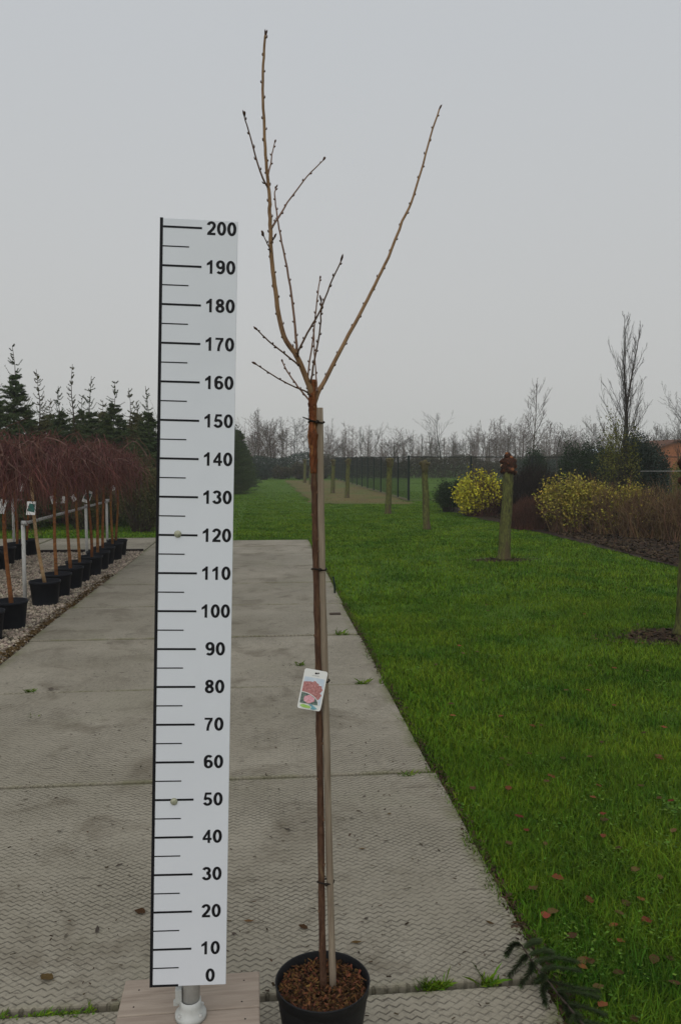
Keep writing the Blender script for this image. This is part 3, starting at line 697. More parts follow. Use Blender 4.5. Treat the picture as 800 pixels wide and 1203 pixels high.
# stake
sp = [(391.2, 1158), (389.8, 1110), (387.2, 1016), (385, 930), (383.2, 850), (381.2, 770), (379, 699), (377.2, 613), (376.3, 548), (375.4, 479)]
P = smooth_path(path_px(sp, (-.004, .0)), 3); P[0][2] = SZ-.03; kk = len(P)
mb = MB(); mb.tube(P, [.0094+.0004*math.sin(i*1.3) for i in range(kk)], 14); stake = obj('stake', mb, MT['stake'], tree)
for (tx, sx_, y) in ((367.6, 375.8, 496.5), (371.2, 378.5, 669), (374.4, 382, 800), (377.7, 387.4, 1036)):
    a = at(tx, y, TY)-T0; b = at(sx_, y-1, TY)-T0; c = (a+b)/2; hw = np.linalg.norm(b-a)/2+.0115
    loop = []
    for k in range(21):
        th = 2*math.pi*k/20; loop.append(c+np.array([hw*math.cos(th)*(1 if 1 else 0), .0128*math.sin(th), .002*math.sin(2*th)]))
    mb = MB(); mb.tube(loop, .0022, 7, False); tie = obj('tie', mb, MT['tie'], tree)
    mb = MB(); mb.tube([c+[0, -.014, 0], c+[.002, -.018, .001], c+[-.002, -.02, -.003]], [.004, .005, .002], 7)
    if y < 600: mb.tube([c+[-.004, -.014, 0], c+[-.02, -.016, .006], c+[-.037, -.012, .013]], [.0022, .002, .0012], 6)
    obj('knot', mb, MT['tie'], tie)

# ---- picture label hanging on the young tree
LY = TY-.026
tl, tr_, br, bl = [Vector(at(x, y, LY+d)) for x, y, d in ((360.5, 785.5, -.002), (387, 789.5, .004), (374.5, 836, -.012), (347, 830.5, -.018))]
lu = ((tr_-tl)+(br-bl))/2; lv = ((tl-bl)+(tr_-br))/2; LW, LH = lu.length, lv.length; lu.normalize(); ln_ = lu.cross(lv).normalized(); lv = ln_.cross(lu)
lc = (tl+tr_+br+bl)/4
LM = Matrix(((lu.x, lv.x, ln_.x, 0), (lu.y, lv.y, ln_.y, 0), (lu.z, lv.z, ln_.z, 0), (0, 0, 0, 1)))
card = empty('plant_label', lc, 'white plastic plant label with pink tree photo hanging on the young trunk', 'plant label')
card.matrix_world = Matrix.Translation(lc) @ LM
def rrect(x0, x1, y0, y1, rr, z, n=6):
    P = []
    for cx, cy, a0 in ((x1-rr, y1-rr, 0), (x0+rr, y1-rr, 90), (x0+rr, y0+rr, 180), (x1-rr, y0+rr, 270)):
        for k in range(n+1): a = R(a0+90*k/n); P.append((cx+rr*math.cos(a), cy+rr*math.sin(a), z))
    return P
mb = MB(); P = rrect(-LW/2, LW/2, -LH/2, LH/2, .006, 0); n = len(P)
mb.add(P+[(x, y, -.0008) for x, y, _ in P], [tuple(range(n)), tuple(range(2*n-1, n-1, -1))]+[(i, i+n, (i+1) % n+n, (i+1) % n) for i in range(n)])
cb = obj('card', mb, MT['card'], card)
def print_mat(name, c1, c2, scale, lo=.4, hi=.6, c3=None): return M(name, c1, c2, scale, rough=.4, lo=lo, hi=hi, c3=c3, s3=scale*.5, spec=.4)
def patch(name, pts, z, mat): mb = MB(); mb.poly([(x, y, z) for x, y in pts]); return obj(name, mb, mat, cb)
fx0, fx1, fy0, fy1 = -LW*.44, LW*.44, -LH*.36, LH*.30
patch('photo_sky', [(fx0, fy0), (fx1, fy0), (fx1, fy1), (fx0, fy1)], .0003, print_mat('print_sky', (.50, .58, .68), (.62, .68, .74), 60))
rc = random.Random(5); bl_ = [(fx0, fy0+.012)]
for k in range(19):
    a = R(-62+172*k/18); rr = .029*(1+rc.uniform(-.13, .13)); bl_.append((max(fx0, min(fx1, -.004+rr*1.0*math.cos(a))), max(fy0+.004, -.004+rr*1.0*math.sin(a)*.95)))
bl_.append((fx0, .018))
patch('photo_blossom', bl_, .0005, print_mat('print_blossom', (.36, .13, .12), (.58, .30, .30), 320, .4, .62, (.22, .09, .08)))
patch('photo_shade', [(fx0, fy0+.002), (fx0+.022, fy0+.004), (fx0+.016, fy0+.026), (fx0, fy0+.028)], .0006, print_mat('print_shade', (.05, .06, .05), (.1, .12, .12), 300))
arc = [(fx0, fy0)]+[(fx0+(LW*.80)*math.cos(R(90*k/14)), fy0+.030*math.sin(R(90*k/14))) for k in range(15)]
patch('photo_ring', [(x*1.0, y) for x, y in arc], .0008, MT['card'])
arc2 = [(fx0, fy0)]+[(fx0+(LW*.80-.0018)*math.cos(R(90*k/14)), fy0+.0283*math.sin(R(90*k/14))) for k in range(15)]
patch('photo_close_up', arc2, .0010, print_mat('print_close_up', (.16, .22, .18), (.08, .10, .10), 200))
fl_ = [(fx0+.023+.015*math.cos(R(24*k))*(1+.12*math.sin(k*2.3)), fy0+.0125+.0105*math.sin(R(24*k))*(1+.1*math.cos(k*1.7))) for k in range(15)]
patch('photo_flower', fl_, .0012, print_mat('print_flower', (.62, .25, .30), (.72, .45, .50), 260))
patch('green_band', [(-LW*.42, -LH*.42), (-LW*.30, -LH*.38), (0, -LH*.405), (LW*.06, -LH*.43), (LW*.02, -LH*.47), (-LW*.3, -LH*.46)], .0012, print_mat('print_green', (.30, .52, .10), (.4, .6, .2), 60))
patch('teal_band', [(LW*.08, -LH*.36), (LW*.2, -LH*.40), (LW*.36, -LH*.45), (LW*.2, -LH*.485), (LW*.06, -LH*.475), (LW*.1, -LH*.42), (-LW*.06, -LH*.37)], .0014, print_mat('print_teal', (.12, .30, .36), (.2, .42, .5), 60))
patch('hole', [(.0025*math.cos(R(30*k)), LH*.415+.0025*math.sin(R(30*k))) for k in range(12)], .0006, MT['black'])
for k, (xa, xb) in enumerate(((-.009, -.004), (-.003, .0035), (.0045, .010))):
    patch('caption', [(xa, LH*.348), (xb, LH*.348), (xb, LH*.357), (xa, LH*.357)], .0006, M('print_grey', (.35, .35, .35)))
mb = MB()
mb.tube([(0, LH*.415, -.004), (0, LH*.415, .002), (.006, LH*.435, .003), (.018, LH*.43, -.012)], .0012, 6); obj('strap', mb, MT['tie'], card)

# ---- fallen conifer twig
def needle_fan(mb, p, d, upv, n, L, wd, r, flatten=.55): mb.fans.append((p, d, n, L, wd, flatten))
tw = [(612, 1110), (628, 1134), (645, 1155), (665, 1180), (690, 1210)]
P = [gnd(x, y, z) for (x, y), z in zip(tw, (.035, .03, .03, .04, .045))]
cb0 = P[2].copy(); cb0[2] = 0
cbr = empty('conifer_twig', cb0, 'dark fallen conifer twig lying over slab edge and lawn', 'conifer twig')
S = smooth_path([p-cb0 for p in P], 6)
mb = MB(); mb.tube(S, [.0025+.0018*i/len(S) for i in range(len(S))], 7); obj('stem', mb, MT['conif_bark'], cbr)
rn = np.random.default_rng(55); Z1 = np.array([0, 0, 1.])
MT['twig_needle'] = M('fallen_needle', (.035, .055, .022), (.05, .07, .03), 40, island=.4)
twigs = [(0, (600, 1123)), (1, (628, 1105)), (3, (598, 1142)), (3, (650, 1112)), (5, (665, 1128)), (9, (632, 1162)), (8, (680, 1135)), (12, (645, 1178)), (11, (690, 1160)), (15, (668, 1190)), (14, (702, 1175)), (18, (676, 1200)), (18, (712, 1195)), (21, (695, 1215)), (22, (720, 1215)), (5, (612, 1150))]
for i, (tx, ty) in twigs:
    i = min(i, len(S)-1); a = S[i]; e = gnd(tx, ty, rn.uniform(.012, .04))-cb0; e = a+(e-a)*rn.uniform(.75, 1.2)+rn.normal(0, .012, 3)*[1, 1, 0]; m_ = (a+e)/2+[rn.normal(0, .008), rn.normal(0, .008), .008]
    Q = smooth_path([a, m_, e], 8)
    mb = MB(); mb.tube(Q, [.0012]*len(Q), 5); sd = obj('side_twig', mb, MT['conif_bark'], cbr)
    mb = MB()
    for j in range(1, len(Q)):
        for h in range(2):
            needle_fan(mb, Q[j]-(Q[j]-Q[j-1])*h*.5, Q[j]-Q[j-1], Z1, 20, .018, .0009, rn, .8)
    obj('needles', mb, MT['twig_needle'], sd, kind='stuff')

# ---- fallen leaves and bits on the slabs and lawn
def leaf_mesh(kind, seed):
    r = random.Random(seed); mb = MB(); nseg = 7; Lf = .5
    wmax = {'slim': .15, 'broad': .33, 'lobed': .36}[kind]; bend = r.uniform(.1, .35); curl = r.uniform(-.3, .3)
    rows = []
    for k in range(nseg+1):
        t = k/nseg; wd = wmax*math.sin(math.pi*min(1, t*1.02+.02))**.8*(1+(.3*math.sin(k*3.1) if kind == 'lobed' else r.uniform(-.12, .12)))
        y = (t-.5)*2*Lf; z = .02+bend*(t-.5)**2; x = curl*(t-.5)**2
        rows.append([(x-wd, y, z+wd*r.uniform(.1, .5)), (x, y, z), (x+wd, y, z+wd*r.uniform(.1, .5))])
    for k, rw in enumerate(rows): mb.v += rw
    for k in range(nseg):
        for j in (0, 1): mb.f.append((k*3+j, k*3+j+1, k*3+3+j+1, k*3+3+j)); mb.sm.append(True)
    mb.tube([(0, -.5, .02), (curl*.1, -.7, .06), (.06, -.85, .04)], [.012, .01, .008], 4)
    return mb.mesh('fallen_leaf')
leaf_meshes = {k: [leaf_mesh(k, s+sum(map(ord, k))) for s in range(3)] for k in ('slim', 'broad', 'lobed')}
def leaf(x, y, z, size, kind, mat, label, group, seed, rz=None):
    r = random.Random(seed); me = leaf_meshes[kind][seed % 3].copy(); me.materials.clear(); me.materials.append(MT[mat])
    o = bpy.data.objects.new('fallen_leaf', me); COL.objects.link(o); o.location = (x, y, z)
    o.rotation_euler = (r.uniform(-.12, .12), r.uniform(-.15, .15), r.uniform(0, 6.28) if rz is None else rz); o.scale = (size, size, size*.8)
    tag(o, label, 'fallen leaf', group)
for k, (px, py, s, kd, mt, lab, rz) in enumerate([
    (115, 1093, .045, 'slim', 'leaf_grey', 'slim dark leaf on the slab, larger of a pair near the platform', .1),
    (78, 1100, .030, 'slim', 'leaf_grey', 'slim dark leaf on the slab, smaller of a pair near the platform', -.1),
    (356, 1090, .038, 'broad', 'leaf_brown', 'broad tan leaf lying just behind the black pot', 1.0),
    (338, 975, .045, 'slim', 'leaf_grey', 'long grey leaf on the slab left of the trunk', .6),
    (292, 1083, .04, 'slim', 'leaf_brown', 'curled brown leaf beside the measuring board foot', 1.3),
    (275, 1098, .022, 'broad', 'leaf_grey', 'tiny dark leaf right beside the measuring board', 0),
    (606, 1085, .045, 'slim', 'leaf_brown', 'long brown leaf at slab edge above the conifer twig', 1.5),
    (575, 1085, .035, 'slim', 'leaf_brown', 'thin brown leaf on slab left of the lawn edge leaf', .9),
    (425, 998, .035, 'slim', 'leaf_brown', 'reddish brown leaf on slab right of the stake', 1.4),
    (428, 936, .022, 'broad', 'leaf_grey', 'small curled leaf on a stain right of the stake', 0),
    (418, 1108, .04, 'slim', 'leaf_brown', 'dark shrivelled leaf on slab right of the pot', 1.6),
    (165, 1072, .045, 'lobed', 'leaf_brown', 'shrivelled brown leaf against the lower board edge', 1.2),
    (55, 1150, .05, 'lobed', 'leaf_brown', 'crumpled brown leaf near the mossy joint', 1.0),
    (70, 977, .03, 'slim', 'leaf_grey', 'dark leaf sitting on a fine crack in the slab', 1.2),
    (30, 940, .03, 'slim', 'leaf_grey', 'small dark leaf just in front of a slab joint', 1.8),
    (140, 1017, .035, 'slim', 'leaf_grey', 'curled grey leaf on slab beside the middle of the board', 2.2),
    (148, 890, .022, 'slim', 'leaf_grey', 'tiny leaf on slab, back of a scattered pair', 2.0),
    (112, 864, .022, 'slim', 'leaf_grey', 'tiny leaf on slab, front of a scattered pair', 1.0),
    (60, 810, .045, 'lobed', 'leaf_grey', 'dark clump leaf lying on a slab joint near the gravel', 1.5),
    (413, 962, .03, 'slim', 'leaf_grey', 'dark leaf touching the stake halfway down', 1.5),
    (457, 957, .02, 'broad', 'leaf_brown', 'small brown leaf on slab, alone between stake and lawn', 1.5),
    (430, 1080, .016, 'broad', 'leaf_grey', 'dark crumb of leaf right of the stake foot', 1.5)]):
    p = gnd(px, py); leaf(p[0], p[1], .003, s, kd, mt, lab, None, 300+k, rz)
lawn_px = [(601, 1060, 'leaf_brown'), (672, 1098, 'leaf_brown'), (688, 1125, 'leaf_red'), (703, 1158, 'leaf_brown'), (744, 1195, 'leaf_brown'), (655, 1030, 'leaf_red'), (708, 981, 'leaf_red'), (727, 995, 'leaf_brown'), (597, 925, 'leaf_red'), (609, 958, 'leaf_red'), (589, 890, 'leaf_brown'), (625, 852, 'leaf_red'), (690, 810, 'leaf_red'), (721, 828, 'leaf_red'), (661, 890, 'leaf_brown'), (692, 888, 'leaf_brown'), (703, 922, 'leaf_red'), (708, 955, 'leaf_red'), (752, 922, 'leaf_brown'), (774, 890, 'leaf_red'), (756, 860, 'leaf_brown'), (665, 810, 'leaf_brown'), (594, 865, 'leaf_brown'), (532, 840, 'leaf_red'), (530, 826, 'leaf_brown'), (555, 925, 'leaf_brown'), (790, 975, 'leaf_brown'), (760, 1080, 'leaf_red'), (640, 990, 'leaf_brown'), (735, 1060, 'leaf_brown'), (700, 750, 'leaf_brown'), (650, 735, 'leaf_brown'), (610, 745, 'leaf_brown'), (560, 765, 'leaf_brown'), (735, 690, 'leaf_brown'), (752, 670, 'leaf_brown'), (728, 675, 'leaf_brown'), (512, 780, 'leaf_brown')]
rl = random.Random(9)
for k in range(46):                                    # more of the same strewn over the near lawn
    py = rl.uniform(690, 1180); px = rl.uniform(372+.56*(py-634)+18, 798)
    if px < 798: lawn_px.append((px, py, rl.choice(('leaf_brown', 'leaf_brown', 'leaf_red'))))
for k, (px, py, mt) in enumerate(lawn_px):
    p = gnd(px, py, 0); leaf(p[0], p[1], -.005, rl.uniform(.032, .052), rl.choice(('broad', 'lobed')), mt,
        'reddish fallen leaf lying in the lawn grass' if mt == 'leaf_red' else 'dull brown fallen leaf lying in the lawn grass', 'fallen leaves in the lawn', 400+k)
# short green peg at the lawn edge
p = gnd(393.5, 697)
mb = MB(); mb.tube([(0, 0, -.05), (-.006, 0, .12), (-.02, 0, .20)], [.011, .011, .010], 8); mb.tube([(-.02, 0, .2), (-.021, 0, .206)], [.014, .012], 8)
tag(obj('ground_peg', mb, MT['peg'], None, (p[0], p[1], 0)), 'short dark green peg leaning at the lawn edge', 'peg')
mb = MB(); mb.box((-.06, -.03, 0), (.06, .03, .018)); p = gnd(397, 722)
tag(bevel(obj('wood_scrap', mb, MT['conif_bark'], None, (p[0]-.03, p[1], .0)), .008), 'small dark wood scrap on the slab edge behind the stake', 'scrap')

# ================================================================== LEFT: pot rows, rails
def weeping(seed, pale=False, lean=0.):
    rr = random.Random(seed)
    tr = []; H_ = 1.66
    for i in range(9):
        t = i/8; tr.append(np.array([lean*t+.02*math.sin(t*5+seed), .02*math.cos(t*4+seed*2), .2+(H_-.2)*t]))
    mt = MB(); mt.tube(tr, [.021-.007*i/8+.0015*rr.random() for i in range(9)], 8)
    top = tr[-1]; ml = MB(); mw = MB()
    for b in range(12):
        a = 2*math.pi*b/12+rr.uniform(-.3, .3); L_ = rr.uniform(.25, .56); up_ = rr.uniform(.05, .34)
        d = np.array([math.cos(a), math.sin(a), 0]); s = np.array([-d[1], d[0], 0])*rr.uniform(-.2, .2)
        z0 = rr.uniform(-.2, 0)
        pts = [top+[0, 0, z0], top+d*L_*.22+[0, 0, z0+up_*.5], top+d*L_*.5+s+[0, 0, z0+up_*1.0], top+d*L_*.8+s*1.6+[0, 0, z0+up_*.7], top+d*L_+s*2+[0, 0, z0-.05]]
        pts = smooth_path([p_+np.array([rr.gauss(0, .04), rr.gauss(0, .04), rr.gauss(0, .045)]) if q_ else p_ for q_, p_ in enumerate(pts)], 3)
        ml.tube(pts, [.012-.008*i/len(pts) for i in range(len(pts))], 5)
        for _ in range(23):
            i = rr.randrange(2, len(pts)); p0 = pts[i]; a2 = a+rr.gauss(0, 1.1); o_ = rr.uniform(.02, .22); dl = rr.uniform(.10, .42)+.3*rr.random()**3
            d2 = np.array([math.cos(a2), math.sin(a2), 0]); k_ = np.array([rr.gauss(0, .06), rr.gauss(0, .06), 0])
            q = [p0, p0+d2*o_*.6+[rr.gauss(0, .03), rr.gauss(0, .03), rr.uniform(-.05, .13)], p0+d2*o_+k_+[0, 0, -dl*.3], p0+d2*o_*1.05+k_*1.5+[rr.gauss(0, .02), rr.gauss(0, .02), -dl*.68], p0+d2*o_*1.0+k_*2.5+[0, 0, -dl]]
            mw.rod(q, [.0034, .003, .0026, .0022, .0015], 3)
        for _ in range(10):
            i = rr.randrange(2, len(pts)); p0 = pts[i]; e = np.array([rr.gauss(0, .14), rr.gauss(0, .14), rr.uniform(.02, .2)])
            mw.rod([p0, p0+e*.5+[rr.gauss(0, .02), rr.gauss(0, .02), .02], p0+e], [.003, .0024, .0012], 3)
    return mt.mesh('trunk'), ml.mesh('limbs'), mw.mesh('weeping_twigs')
mb = MB(); mb.lathe([(.0001, .0), (.138, 0), (.14, .01), (.166, .25), (.174, .252), (.176, .28), (.172, .282), (.168, .27), (.16, .22), (.0001, .225)], 24)
far_pot_me = mb.mesh('pot'); far_pot_me.materials.append(MT['far_pot'])
protos = [weeping(k) for k in (1, 2, 3)]
wcount = 0
def potted_weeper(x, y, rz, pi, label, group, pale=False, lean=0.):
    o = empty('potted_weeping_tree', (x, y, -.02), label, 'potted tree', group, rz)
    link('pot', far_pot_me, None, o)
    a, b, c = weeping(91, True, lean) if pale else protos[pi]
    link('trunk', a, MT['weep_pale'] if pale else MT['weep_trunk'], o); link('limbs', b, MT['weep_limb'], o); link('weeping_twigs', c, MT['weep_twig'], o)
    return o
RX = -2.50
ORD = ['first', 'second', 'third', 'fourth', 'fifth', 'sixth', 'seventh', 'eighth']
g1 = 'potted weeping trees in the row along the path'; g2 = 'potted weeping trees in the row behind the front row'
potted_weeper(RX, 9.30, 0, 0, 'potted weeping tree with pale banded leaning trunk beside the rail end post', None, True, -.16)
for k in range(8):
    potted_weeper(RX+rs.uniform(-.02, .02), 9.88+.575*k, rs.uniform(0, 6.28), k % 3, ORD[k]+' potted weeping tree after the pale leaning one, in the row along the path', g1)
potted_weeper(-2.50, 8.02, 1.3, 1, 'potted weeping tree beside the second rail length, taller pot edge', g1)['label'] = 'potted weeping tree standing before the gap at the rail ends'
potted_weeper(-2.56, 7.5, 2.3, 2, 'potted weeping tree before the rail gap, next to the path and nearest its gravel corner', g1)['label'] = 'black pot with weeping tree at the open end of the front row'
for k in range(7):
    potted_weeper(-4.05+rs.uniform(-.03, .03), 10.5+.6*k, rs.uniform(0, 6.28), (k+1) % 3, ORD[6-k]+' potted weeping tree from the cross path, in the row behind the front row', g2)
for k in range(7):
    potted_weeper(-5.6+rs.uniform(-.03, .03), 10.6+.62*k, rs.uniform(0, 6.28), (k+2) % 3, ORD[6-k]+' potted weeping tree from the cross path, in the third row from the path', 'potted weeping trees in the third row')
def rail(x, ya, yb, posts, z, label, posty=None):
    o = empty('support_rail', (x, (ya+yb)/2, 0), label, 'rail')
    c = np.array([x, (ya+yb)/2, 0])
    mb = MB(); mb.tube([np.array([x, ya, z])-c, np.array([x, yb, z-.01])-c], .019, 10); obj('rail', mb, MT['rail'], o)
    for py in posts:
        mb = MB(); mb.tube([np.array([x-.03, py, -.06])-c, np.array([x-.03, py, z+.02])-c], .021, 10); obj('post', mb, MT['galv'], o)
        mb = MB(); mb.tube([np.array([x-.045, py, z])-c, np.array([x+.02, py, z])-c], .028, 8); obj('clamp', mb, MT['rail'], o)
rail(-2.66, 9.1, 14.1, (9.18, 12.35, 13.95), .93, 'galvanised support rail tied along the front row of potted trees')
rail(-2.70, 4.5, 8.35, (8.0, 5.0), .93, 'galvanised support rail ending before the gap in the front row')
rail(-4.2, 9.6, 14.3, (10.9, 13.9), .95, 'galvanised support rail tied along the second row of potted trees')
green_tag = M('green_tag_print', (.02, .10, .085), (.04, .14, .11), 30, rough=.4)
for k, (px, py, Y, s, lab) in enumerate([(37, 597, 9.2, 1.1, 'green and white plant tag on the pale leaning trunk'), (103, 583.5, 11.7, 1.25, 'green and white plant tag halfway along the front row'),
        (63, 587, 9.9, .7, 'small white plant tag on the trunk after the pale one'), (75, 587, 10.5, .65, 'small white plant tag on the third trunk of the front row'),
        (87, 585, 11.0, .65, 'small white plant tag on the fourth trunk of the front row'), (3, 595, 8.0, 1.0, 'white plant tag on the trunk before the rail gap'),
        (25, 572, 11.5, .9, 'white plant tag hanging in the second row'), (133, 573, 13.6, .7, 'small white plant tag near the end of the front row')]):
    p = at(px, py, Y); o = empty('plant_tag', p, lab, 'plant tag'); o.rotation_euler = (R(75), R(rs.uniform(-35, 35)), R(rs.uniform(-30, 30)))
    mb = MB(); mb.add([(x*s, y*s, z) for x, y, z in [(-.045, -.07, 0), (.045, -.07, 0), (.045, .07, 0), (-.045, .07, 0), (-.045, -.07, -.002), (.045, -.07, -.002), (.045, .07, -.002), (-.045, .07, -.002)]], [(0, 1, 2, 3), (7, 6, 5, 4), (0, 4, 5, 1), (1, 5, 6, 2), (2, 6, 7, 3), (3, 7, 4, 0)])
    cd = obj('card', mb, MT['card'], o)
    if s >= .9 and k < 2:
        mb = MB(); mb.poly([(-.038*s, -.03*s, .001), (.038*s, -.045*s, .001), (.038*s, .04*s, .001), (-.02*s, .05*s, .001)]); obj('print', mb, green_tag, cd)

# ---- conifers behind the cross path
def spruce(seed, h, wid, bare_top=.3, dens=1., upturn=.35, low=.03):
    rr = random.Random(seed); r = None; mt = MB(); mn = MB()
    tr = [np.array([.03*math.sin(i*1.3+seed)*i/8, .03*math.cos(i+seed)*i/8, h*i/10]) for i in range(11)]
    mt.tube(tr, [max(.006, .05*h/4*(1-i/10.3)) for i in range(11)], 7)
    tz = [p[2] for p in tr]; tx_ = [p[0] for p in tr]; ty_ = [p[1] for p in tr]
    z = low*h; zt = h*(1-bare_top)
    while z < h*.985:
        full = z < zt; t = z/h
        if full: L_ = wid*(.07+.93*(1-z/zt)**.75)*rr.uniform(.8, 1.15); nb_ = int((10 if z < zt*.8 else 8)*dens)
        else: L_ = .05+.20*wid*(1-(z-zt)/(h-zt))**1.2; nb_ = rr.randrange(3, 6)
        for b in range(nb_):
            a = rr.uniform(0, 6.28); l = L_*rr.uniform(.6, 1.2); up_ = l*(rr.uniform(-.15, upturn) if full else rr.uniform(.2, .9))
            zz = z+rr.uniform(-.04, .04)*h*.6
            zz = min(max(zz, 0), h); c = np.array([np.interp(zz, tz, tx_), np.interp(zz, tz, ty_), zz])
            d = np.array([math.cos(a), math.sin(a), 0]); s = np.array([-d[1], d[0], 0])
            q = smooth_path([c, c+d*l*.5+[0, 0, up_*.2-.03*l], c+d*l+[0, 0, up_]], 4)
            mt.rod(q, [.007-.005*i/len(q) for i in range(len(q))], 3)
            for j in range(1, len(q)):
                dr = q[j]-q[j-1]
                needle_fan(mn, q[j], dr, Z1, 7 if full else 9, .05 if full else .032, .0065 if full else .005, r, .9)
                if j >= 2 and full:
                    dn = dr/np.linalg.norm(dr)
                    for sg in (-1, 1):
                        sl = max(.06, l*.36*(1-.5*j/len(q))); dd = dn*.6+s*sg*.8+np.array([0, 0, rr.uniform(-.35, .2)])
                        for m_ in range(1, 4): needle_fan(mn, q[j]+dd*sl*m_/3, dd, Z1, 5, .05, .0075, r, .9)
        z += h*.028 if full else h*.045*rr.uniform(.7, 1.3)
    return mt.mesh('trunk'), mn.mesh('needles')
sp_list = [(16, 409, 19.5, .95, .16, 'tall dark spruce with crooked bare leader above the pot rows', 'needle'), (45, 436, 21, .95, .3, 'spruce with thin straight bare leader beside the crooked one', 'needle_olive'),
    (70, 456, 22, .95, .2, 'short bushy spruce between two thin leaders', 'needle'), (85, 430, 23, .8, .4, 'sparse conifer with long bare bent leader', 'needle_olive'), (106, 444, 21.5, .9, .25, 'spruce with twin bare leaders', 'needle'),
    (134, 450, 21, .9, .16, 'dark conical spruce with upturned top whorl', 'needle'), (152, 458, 23, .9, .28, 'thin olive conifer beside the broad hedge conifer', 'needle_olive'), (173, 456, 20.5, .85, .2, 'spruce standing right behind the measuring board edge', 'needle'),
    (30, 458, 24.5, 1., .18, 'low olive spruce tucked behind the crooked leader spruce', 'needle_olive'), (60, 470, 25, 1., .15, 'low olive spruce behind the short bushy one', 'needle_olive'), (96, 466, 25.5, 1., .15, 'low green spruce behind the twin leaders', 'needle'), (120, 472, 25, 1., .12, 'low olive spruce before the dark conical one', 'needle_olive'), (160, 474, 25.5, 1., .12, 'low olive spruce beside the board edge', 'needle_olive'),
    (-8, 430, 20.5, 1., .2, 'broad dark spruce at the edge of the conifer row', 'needle')]
for k, (px, py, Y, wd, bt, lab, mtn) in enumerate(sp_list):
    p = at(px, py, Y); h = float(p[2])+.1
    o = empty('spruce_tree', (p[0], p[1], -.05), lab, 'conifer')
    a, b = spruce(60+k, h, wd, bt, 1.05); link('trunk', a, MT['conif_bark'], o); link('needles', b, MT[mtn], o, kind='stuff')

# leaf cloud shrubs
def leaf_cloud(mb, c, rad, n, size, r, shell=.55, elong=1.5, bottom=.0, droop=0.):
    m = int(n*1.4)+8
    q = r.normal(0, 1, (m, 3)); q /= np.linalg.norm(q, axis=1)[:, None]
    f_ = (shell+(1-shell)*r.random(m))*(1+.16*np.sin(q[:, 0]*5+q[:, 2]*4)+.12*np.sin(q[:, 1]*7+1.3))
    p = np.array(c)+q*np.array(rad)*f_[:, None]; p = p[p[:, 2] > bottom][:n]; n = len(p)
    d = r.normal(0, 1, (n, 3))+np.array([0, 0, -droop]); d /= np.linalg.norm(d, axis=1)[:, None]
    e = np.cross(d, r.normal(0, 1, (n, 3))); e /= np.maximum(np.linalg.norm(e, axis=1), 1e-6)[:, None]
    l = size*r.uniform(.6, 1.3, (n, 1)); wv = e*l/elong*.5
    mb.chunk(np.stack([p, p+d*l*.5+wv, p+d*l, p+d*l*.5-wv], 1).reshape(-1, 3), np.arange(n*4).reshape(-1, 4))
def stems(mb, c, rx, ry, h, n, r, rad=.006, base=.35, sides=3, wig=.05):
    for _ in range(n):
        a = r.uniform(0, 6.28); f0 = math.sqrt(r.random())*base; f1 = math.sqrt(r.random()); d = np.array([math.cos(a), math.sin(a), 0]); S_ = np.array([rx, ry, 0])
        b0 = np.array(c)+d*S_*f0; a1 = a+r.normal(0, .5); d1 = np.array([math.cos(a1), math.sin(a1), 0])
        e = np.array(c)+d1*S_*f1+[0, 0, h*(1.03-.6*r.random()**1.6)*(1-.45*f1*f1)]
        m_ = (b0*.5+e*.5)+np.array([r.normal()*wig, r.normal()*wig, h*.12*r.random()])
        mb.rod([b0, m_, e], [rad, rad*.75, rad*.35], 3)
        for q in range(2):
            p = m_+(e-m_)*r.uniform(0, .8); t = (e-m_)*r.uniform(.25, .6)+r.normal(0, .09, 3)*h
            mb.rod([p, p+t*.55+[0, 0, .02], p+t], [rad*.6, rad*.45, rad*.25], 3)
def shrub(name, px0, px1, ytop, Y, label, stem_mat, leaf_mat=None, n_leaf=900, size=.07, n_stem=120, seed=1, cat='shrub', depth=.8, shell=.45, elong=1.6, srad=.006, zb=0., clumps=6, group=None, base=.35):
    a = at(px0, ytop, Y); b = at(px1, ytop, Y); cx = (a[0]+b[0])/2; rx = (b[0]-a[0])/2; h = float(a[2]+b[2])/2
    r = np.random.default_rng(seed); o = empty(name, (cx, Y, -.03), label, cat, group)
    mb = MB(); stems(mb, (0, 0, zb), rx*.95, rx*depth, h*.97, n_stem, r, srad, base); obj('stems', mb, stem_mat, o, kind='stuff')
    if leaf_mat is not None:
        mb = MB()
        for k in range(clumps):
            cc = (r.uniform(-.62, .62)*rx, r.uniform(-.6, .6)*rx*depth, h*r.uniform(.36, .68)); rr_ = (rx*r.uniform(.38, .55), rx*depth*r.uniform(.38, .55), h*r.uniform(.3, .42))
            leaf_cloud(mb, cc, rr_, n_leaf//(clumps), size, r, shell, elong, .02)
        leaf_cloud(mb, (0, 0, h*.5), (rx*.95, rx*depth*.95, h*.48), n_leaf//6, size, r, .6, elong, .02)
        obj('foliage', mb, leaf_mat, o, kind='stuff')
    return o
# conifer hedge mass in the left background
for k, (a, b, yt, Y, mt, lab) in enumerate([(128, 205, 528, 18.6, 'needle_olive', 'low spreading olive conifer right behind the cross path'), (60, 135, 535, 19.3, 'needle_olive', 'low olive conifer behind the middle of the pot rows'), (-25, 65, 520, 19.6, 'needle', 'dense dark conifer bush behind the pot rows'),
        (88, 175, 487, 23.5, 'needle_olive', 'taller olive conifer filling the row behind the low one'), (15, 108, 480, 24, 'needle', 'dark conifer bush under the thin leaders'), (150, 222, 478, 24.5, 'needle_olive', 'olive conifer bush half hidden behind the measuring board')]):
    shrub('conifer_bush', a, b, yt, Y, lab, MT['conif_bark'], MT[mt], 15000, .055, 90, 500+k, 'conifer', .7, .5, 3.2, .007)
